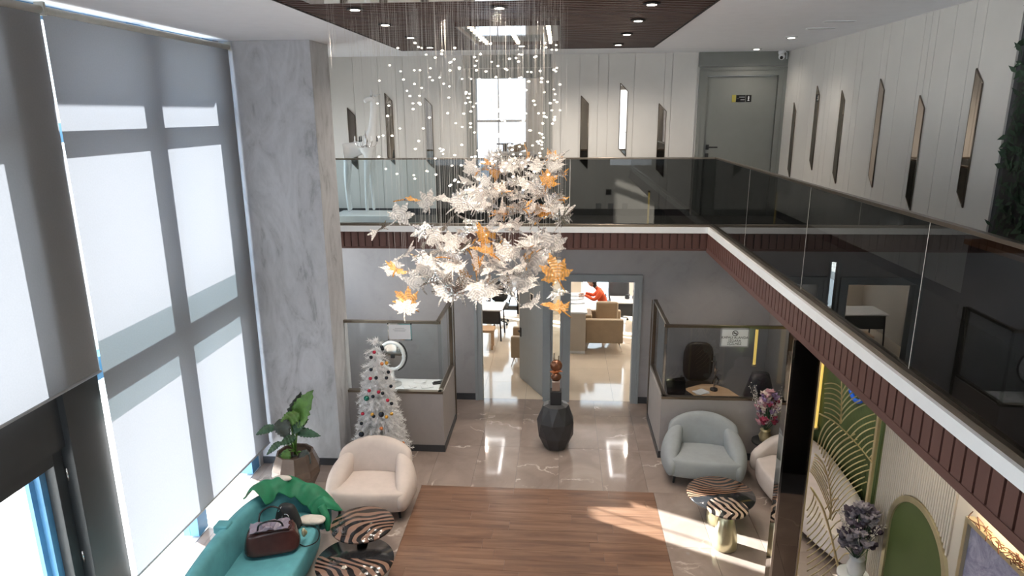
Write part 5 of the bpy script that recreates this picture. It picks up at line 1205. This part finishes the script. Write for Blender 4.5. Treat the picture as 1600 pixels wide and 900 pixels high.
# ================================================================= UPPER FLOOR
t = thing('animal_statue', 'white long-necked animal statue on a low plinth behind the far balustrade, left end', 'statue', (-3.15, 10.85, ZM+.12))
J = [(-.30, 0, 1.00), (-.18, 0, 1.02), (-.04, 0, 1.05), (.08, 0, 1.12), (.13, 0, 1.26), (.16, -.02, 1.45), (.19, -.03, 1.66), (.19, -.04, 1.80), (.13, -.09, 1.80), (.07, -.14, 1.76),
     (-.30, .07, .84), (-.34, .10, .45), (-.32, .10, .03), (-.28, -.07, .84), (-.31, -.09, .43), (-.29, -.09, .03),
     (.08, .07, .88), (.06, .09, .45), (.07, .09, .03), (.06, -.07, .88), (.02, -.10, .45), (.01, -.10, .03)]
Ed = [(0, 1), (1, 2), (2, 3), (3, 4), (4, 5), (5, 6), (6, 7), (7, 8), (8, 9), (0, 10), (10, 11), (11, 12), (0, 13), (13, 14), (14, 15), (3, 16), (16, 17), (17, 18), (3, 19), (19, 20), (20, 21)]
Rd = [.12, .125, .13, .13, .09, .065, .055, .055, .045, .035, .07, .032, .028, .07, .032, .028, .07, .032, .028, .07, .032, .028]
skin_body('body', J, Ed, Rd, M['white_gloss'], t, 1)
for s in (-1, 1):
    MB().tube([(.19+.02*s, -.03+.03*s, 1.85), (.24+.04*s, -.02+.10*s, 1.88)], [.02, .004], 6).build('ear', M['white_gloss'], t); MB().tube([(.18, -.04+.025*s, 1.85), (.17, -.04+.03*s, 1.94)], [.012, .014], 8).build('horn', M['white_gloss'], t)
t = thing('statue_plinth', 'low white plinth under the animal statue on the far gallery', 'plinth', (-3.15, 10.86, ZM)); B(-.52, .55, -.34, .30, 0, .12).build('block', M['white_gloss'], t, .01)
t = thing('small_chandelier', 'small silver candle chandelier hanging before the neck of the white statue', 'chandelier', (-3.02, 10.50, 4.62))
MB().lathe([(.01, -.06), (.03, -.04), (.015, 0), (.03, .04), (.012, .10), (.008, .20)], 12).build('stem', M['chrome'], t); MB().tube([(0, 0, .20), (0, .0, ZC-4.62)], .002, 4).build('wire', M['wire'], t)
for k in range(6):
    a = 2*PI*k/6+.2; c_, s_ = math.cos(a), math.sin(a)
    ar = MB().tube(smooth_path([(0, 0, .0), (.06*c_, .06*s_, -.05), (.13*c_, .13*s_, -.04), (.17*c_, .17*s_, .03)], 4), .006, 6).build('arm', M['chrome'], t)
    MB().lathe([(.005, 0), (.024, .012), (.010, .014), (.010, .07), (.002, .09)], 10, .17*c_, .17*s_).build('candle', M['white_gloss'] if k % 2 else M['charcoal'], ar, loc=(0, 0, .03))
# room behind the open upper door
t = thing('round_table', 'small round black table seen through the open upper doorway', 'table', (-1.10, 13.5, ZM)); MB().cyl(0, 0, 1.10, 1.125, .17, 24).build('tabletop', M['black_matte'], t); MB().cyl(0, 0, .02, 1.10, .05, 14).build('column', M['black_matte'], t); MB().cyl(0, 0, 0, .02, .22, 24).build('foot', M['black_matte'], t)
t = thing('daybed', 'tall grey bench with a brown rolled headrest seen through the open upper doorway', 'bench', (-.90, 13.0, ZM)); B(-.45, .45, -.25, .25, .10, .92).build('base', M['skirting'], t, .02); MB().tube([(-.10, .1, 1.0), (.26, .1, 1.10)], .075, 12).build('roll', M['tan_leather'], t); B(-.40, .40, -.22, .22, .92, .98).build('pad', M['pale_cloth'], t, .02)
# door sign
t = thing('door_sign', 'black and yellow pictogram sign on the grey upper door', 'sign', (2.90, YU+.02, 5.265))
B(-.155, -.095, -.008, 0, -.055, .06).build('yellow_tab', plain('mustard', (.42, .36, .07), .5), t); B(-.09, .055, -.008, 0, -.05, .055).build('black_plate', M['black'], t); B(.065, .15, -.008, 0, -.05, .055).build('pictogram_plate', M['black'], t)
MB().ball((.105, -.010, .030), (.010, .004, .010), 8, 6).box(.093, .117, -.012, -.008, .0, .018).box(.099, .111, -.012, -.008, -.022, .0).box(.090, .120, -.012, -.008, -.034, -.022).build('figure', M['paper'], t)
MB().box(-.045, .045, -.0095, -.008, .018, .030).box(-.02, .045, -.0095, -.008, -.022, -.010).box(-.08, -.045, -.0095, -.008, .0, .003).build('print', M['rail_grey'], t)
for i, (px, py) in enumerate(((951, 300), (935, 327), (954, 328), (976, 327))):
    p = at(px, py, y=YU-.02); p.z = max(p.z, ZM+.14) if i == 0 else ZM+.16
    t = thing('wall_socket', ['dark wall plate on the far upper wall behind the balustrade', 'white wall socket above the skirting of the far upper wall, left of three', 'white wall socket above the skirting of the far upper wall, middle of three', 'white wall socket above the skirting of the far upper wall, right of three'][i], 'socket', (p.x, YU-.018, p.z)); B(-.045, .045, -.012, 0, -.045, .045).build('plate', M['rail_grey'] if i else M['black_matte'], t, .004); B(-.025, .025, -.015, -.010, -.025, .025).build('insert', M['rail_grey'] if i else M['black'], t)
# plant wall
t = thing('plant_wall', 'dark green living plant wall at the right edge of the gallery', 'plant wall', (XR-.02, 4.7, ZM)); B(-.05, 0, -1.15, 1.02, .72, ZC-ZM).build('backing', M['black_matte'], t)
r_ = random.Random(12); mb = MB()
for k in range(2600):
    y = r_.uniform(-1.1, .98); z = r_.uniform(.74, 2.58); x = -.05-.04*r_.random(); L = r_.uniform(.05, .11); a = r_.uniform(0, 2*PI); d = Vector((-.5*r_.random(), math.cos(a), math.sin(a)-.4)).normalized(); s = d.cross(Vector((1, 0, 0))).normalized()*L*.22; c = Vector((x, y, z))
    mb.add([c, c+d*L*.5+s, c+d*L, c+d*L*.5-s], [(0, 1, 2, 3)])
o = mb.build('leaves', plain('dark_moss_green', (.018, .045, .022), .6, var=.4), t); o['kind'] = 'stuff'  # leaves in dark green with random variation
t = thing('wall_console', 'orange wooden console under the plant wall on the right gallery', 'console', (XR-.16, 4.7, ZM)); B(-.12, .12, -1.12, 1.02, .62, .66).build('top', M['shelf_wood'], t, .004); B(-.10, .12, -1.08, .98, 0, .62).build('body', M['skirting'], t)
